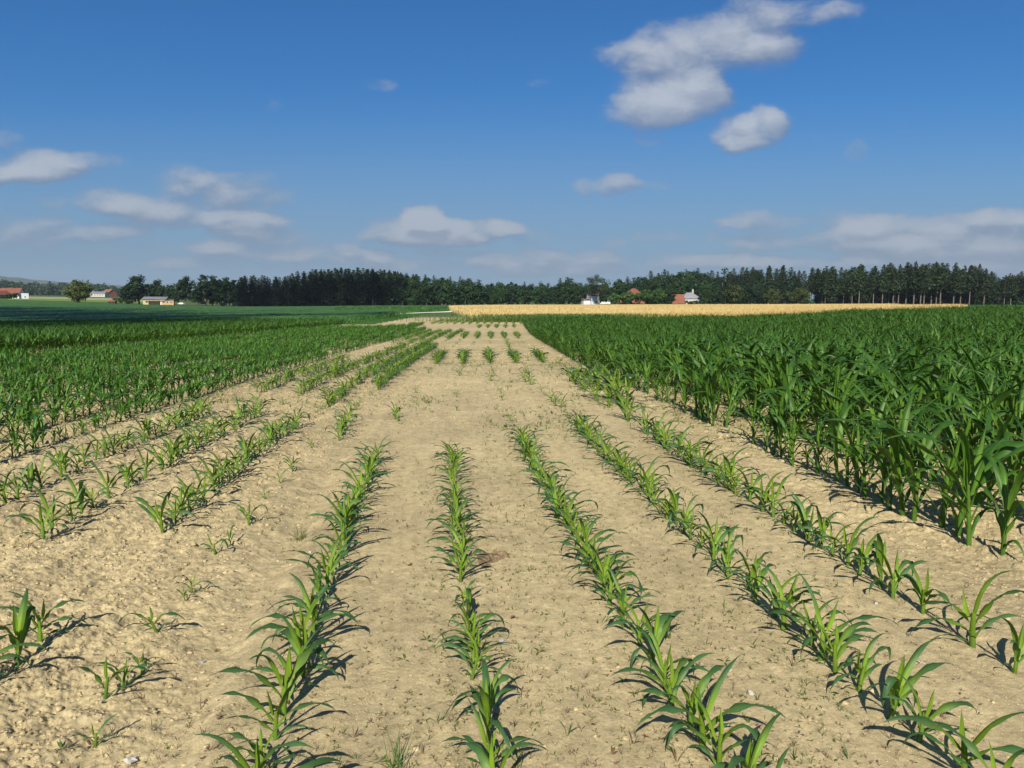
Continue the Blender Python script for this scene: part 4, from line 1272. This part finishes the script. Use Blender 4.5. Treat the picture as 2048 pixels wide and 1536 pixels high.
def cloud_group():
    g = bpy.data.node_groups.new('cloud_cover', 'ShaderNodeTree')
    g.interface.new_socket('P', in_out='INPUT', socket_type='NodeSocketVector')
    g.interface.new_socket('D', in_out='OUTPUT', socket_type='NodeSocketFloat')
    q = NT(g); gi = q.new('NodeGroupInput'); go = q.new('NodeGroupOutput')
    p = gi.outputs[0]
    acc = None
    for px, py, rx, ry, w in CLOUDS:
        u, v = uv_of(px, py)
        k = 1.06 if py > 380 else .97
        w = w * (1.0 if py > 380 else 1)
        sx, sy = F_PX / (rx * 1.42 * k), F_PX / (ry * 1.45 * k)
        mp = q.new('ShaderNodeVectorMath', operation='MULTIPLY_ADD')
        q.l.new(p, mp.inputs[0]); mp.inputs[1].default_value = (sx, sy, 0); mp.inputs[2].default_value = (-u * sx, -v * sy, 0)
        dt = q.new('ShaderNodeVectorMath', operation='DOT_PRODUCT'); q.l.new(mp.outputs[0], dt.inputs[0]); q.l.new(mp.outputs[0], dt.inputs[1])
        r = q.ramp(dt.outputs['Value'], 0.0, 1.0, w, 0.0)
        acc = r if acc is None else q.math('ADD', acc, r)
    q.l.new(acc, go.inputs[0])
    return g


tc = t.new('ShaderNodeTexCoord').outputs['Generated']
sx = t.new('ShaderNodeSeparateXYZ'); t.l.new(tc, sx.inputs[0])
yc = t.math('MAXIMUM', sx.outputs[1], .08)
pu = t.math('DIVIDE', sx.outputs[0], yc); pv = t.math('DIVIDE', sx.outputs[2], yc)
cb = t.new('ShaderNodeCombineXYZ'); t.l.new(pu, cb.inputs[0]); t.l.new(pv, cb.inputs[1])
P0 = cb.outputs[0]
# wind-torn edges: warp the direction by noise before looking up the cover
st = t.new('ShaderNodeVectorMath', operation='MULTIPLY'); t.l.new(P0, st.inputs[0]); st.inputs[1].default_value = (1.0, 1.9, 1)
nz = t.new('ShaderNodeTexNoise'); nz.inputs['Scale'].default_value = 11; nz.inputs['Detail'].default_value = 6; nz.inputs['Roughness'].default_value = .55; t.l.new(st.outputs[0], nz.inputs['Vector'])
wv = t.new('ShaderNodeVectorMath', operation='MULTIPLY_ADD'); t.l.new(nz.outputs['Color'], wv.inputs[0]); wv.inputs[1].default_value = (.060, .030, 0); wv.inputs[2].default_value = (-.030, -.015, 0)
ad = t.new('ShaderNodeVectorMath', operation='ADD'); t.l.new(P0, ad.inputs[0]); t.l.new(wv.outputs[0], ad.inputs[1])
grp_t = cloud_group()


def cover(vec, off):
    a = t.new('ShaderNodeVectorMath', operation='ADD'); t.l.new(vec, a.inputs[0]); a.inputs[1].default_value = off
    g = t.new('ShaderNodeGroup'); g.node_tree = grp_t; t.l.new(a.outputs[0], g.inputs[0])
    s2 = t.new('ShaderNodeVectorMath', operation='MULTIPLY'); t.l.new(a.outputs[0], s2.inputs[0]); s2.inputs[1].default_value = (1, 1.7, 1)
    n = t.math('ADD', t.math('MULTIPLY', t.noise(22, 7, .62, s2.outputs[0]), .78), t.math('MULTIPLY', t.noise(70, 5, .65, s2.outputs[0]), .22))
    gate = t.ramp(g.outputs[0], .02, .40, 0, 1)
    return t.math('ADD', g.outputs[0], t.math('MULTIPLY', gate, t.math('MULTIPLY', t.math('SUBTRACT', n, .5), 2.1)))


d1 = cover(ad.outputs[0], (0, 0, 0)); d2 = cover(ad.outputs[0], (-.006, .016, 0))
dens = t.math('SUBTRACT', 1.0, t.math('EXPONENT', t.math('MULTIPLY', t.math('POWER', t.math('MAXIMUM', t.math('SUBTRACT', d1, .04), 0.0), 1.6), -1.75)))
lit = t.ramp(t.math('SUBTRACT', d1, d2), -.75, 1.05, 0, 1)
thick = t.ramp(d1, .25, 2.0, 0, 1)
lit = t.math('ADD', t.math('MULTIPLY', lit, .60), t.math('MULTIPLY', thick, .40))
ccol = t.mix(lit, (.120, .160, .235, 1), (.395, .415, .445, 1))
elev = pv
front = t.ramp(sx.outputs[1], .05, .2, 0, 1)
# thin milky veil towards the horizon
veil = t.math('MULTIPLY', t.ramp(elev, 0.0, .29, .88, 0.0), 1.0)
bg1 = t.new('ShaderNodeBackground'); bg1.inputs['Strength'].default_value = .062
grad = t.mix(t.ramp(elev, .05, .42, 0, 1), (.62, .92, .93, 1), (.43, .98, 1.20, 1))
grad = t.mix(t.ramp(sx.outputs[2], .40, .62, 0, 1), grad, (1.35, 1.22, 1.05, 1))
sc_ = t.mix(1.0, sky.outputs[0], grad, 'MULTIPLY'); t.l.new(sc_, bg1.inputs['Color'])
bgv = t.new('ShaderNodeBackground'); bgv.inputs['Color'].default_value = (.150, .210, .292, 1); bgv.inputs['Strength'].default_value = 1.0
bg2 = t.new('ShaderNodeBackground'); t.l.new(t.mix(t.math('MULTIPLY', veil, .55), ccol, (.175, .215, .285, 1)), bg2.inputs['Color']); bg2.inputs['Strength'].default_value = 1.0
m0 = t.new('ShaderNodeMixShader'); t.l.new(veil, m0.inputs[0]); t.l.new(bg1.outputs[0], m0.inputs[1]); t.l.new(bgv.outputs[0], m0.inputs[2])
m1 = t.new('ShaderNodeMixShader'); t.l.new(t.math('MULTIPLY', t.math('MULTIPLY', dens, front), .80), m1.inputs[0]); t.l.new(m0.outputs[0], m1.inputs[1]); t.l.new(bg2.outputs[0], m1.inputs[2])
t.l.new(m1.outputs[0], wo.inputs[0])
world.cycles.sampling_method = 'MANUAL'; world.cycles.sample_map_resolution = 512

# two low clouds overhead and behind, whose shadows lie on the hollow and on the left wood
m_, t_, o_ = base_mat('cloud_vapour')
b_ = t_.new('ShaderNodeBsdfDiffuse'); b_.inputs['Color'].default_value = (.8, .8, .82, 1); t_.l.new(b_.outputs[0], o_.inputs[0])
off_ = Vector((math.sin(SUN_AZ), math.cos(SUN_AZ))) / math.tan(SUN_EL)
rg = np.random.RandomState(5)
for alt, blobs in ((360., [(-34, 50, 9, 12, .5), (-43, 52, 12, 12, .6), (-31, 66, 9, 16, .7), (-45, 85, 14, 30, 1), (-62, 110, 22, 34, 1), (-85, 140, 30, 40, 1), (-120, 175, 40, 40, 1), (-165, 215, 50, 45, 1), (-38, 104, 22, 12, 1), (-48, 62, 12, 22, 1)]),
                   (380., [(-150, 435, 30, 32, 1), (-115, 440, 34, 32, 1), (-80, 440, 26, 30, 1), (-185, 445, 20, 26, .6)])):
    P = []; S = []
    for bx, by, rx, ry, w in blobs:
        n = int(rx * ry * .40 * w)
        r = np.abs(rg.normal(0, .52, n)); a = rg.uniform(0, 6.28, n)
        P.append(np.stack([bx + r * np.cos(a) * rx, by + r * np.sin(a) * ry, rg.normal(0, 9, n) * np.clip(1.2 - r, .15, 1)], 1)); S.append(rg.uniform(1.6, 4.2, n))
    P = np.concatenate(P); S = np.concatenate(S)
    P[:, 0] -= off_.x * (alt + P[:, 2]); P[:, 1] -= off_.y * (alt + P[:, 2]); P[:, 2] += alt
    V, F, tt = quad_cloud(P, S, np.tile([0, 0, 1.], (len(P), 1)), np.zeros(len(P)))
    tag(link('cloud', np_mesh('cloud', V, F, m_, smooth=False)), kind='structure')

# summer haze: one box of thin air round the whole place
hb = MB(); hb.box(-9200, 9200, -420, 5600, -4.5, 230)
m_, t_, o_ = base_mat('haze_air')
pv_ = t_.new('ShaderNodeVolumePrincipled'); pv_.inputs['Color'].default_value = (.80, .88, 1.0, 1); pv_.inputs['Density'].default_value = 7e-5; pv_.inputs['Anisotropy'].default_value = .1
t_.l.new(pv_.outputs[0], o_.inputs['Volume'])
hz = hb.build('haze', m_); tag(hz, 'thin blue summer haze over the whole plain', 'haze', None, 'stuff')

# ------------------------------------------------------------------ camera and render settings
cd = bpy.data.cameras.new('camera'); cam = bpy.data.objects.new('camera', cd); COL.objects.link(cam)
cam.location = (0, 0, CAM_H); cam.rotation_euler = (math.pi / 2 - PITCH, 0, 0)
cd.sensor_width = 36; cd.lens = F_PX / 2048 * 36; cd.clip_start = .05; cd.clip_end = 20000
scene.camera = cam
scene.view_settings.view_transform = 'Standard'; scene.view_settings.look = 'None'
scene.view_settings.exposure = 0.48; scene.view_settings.gamma = 1.0
scene.cycles.max_bounces = 6; scene.cycles.diffuse_bounces = 3; scene.cycles.glossy_bounces = 2; scene.cycles.transmission_bounces = 3
scene.cycles.caustics_reflective = False; scene.cycles.caustics_refractive = False
print('individual short plants', n_short + len(SINGLES) + 6, 'tall', len(near_t), 'tall stuff', len(rest_t), 'med', len(med), 'left', len(lt))
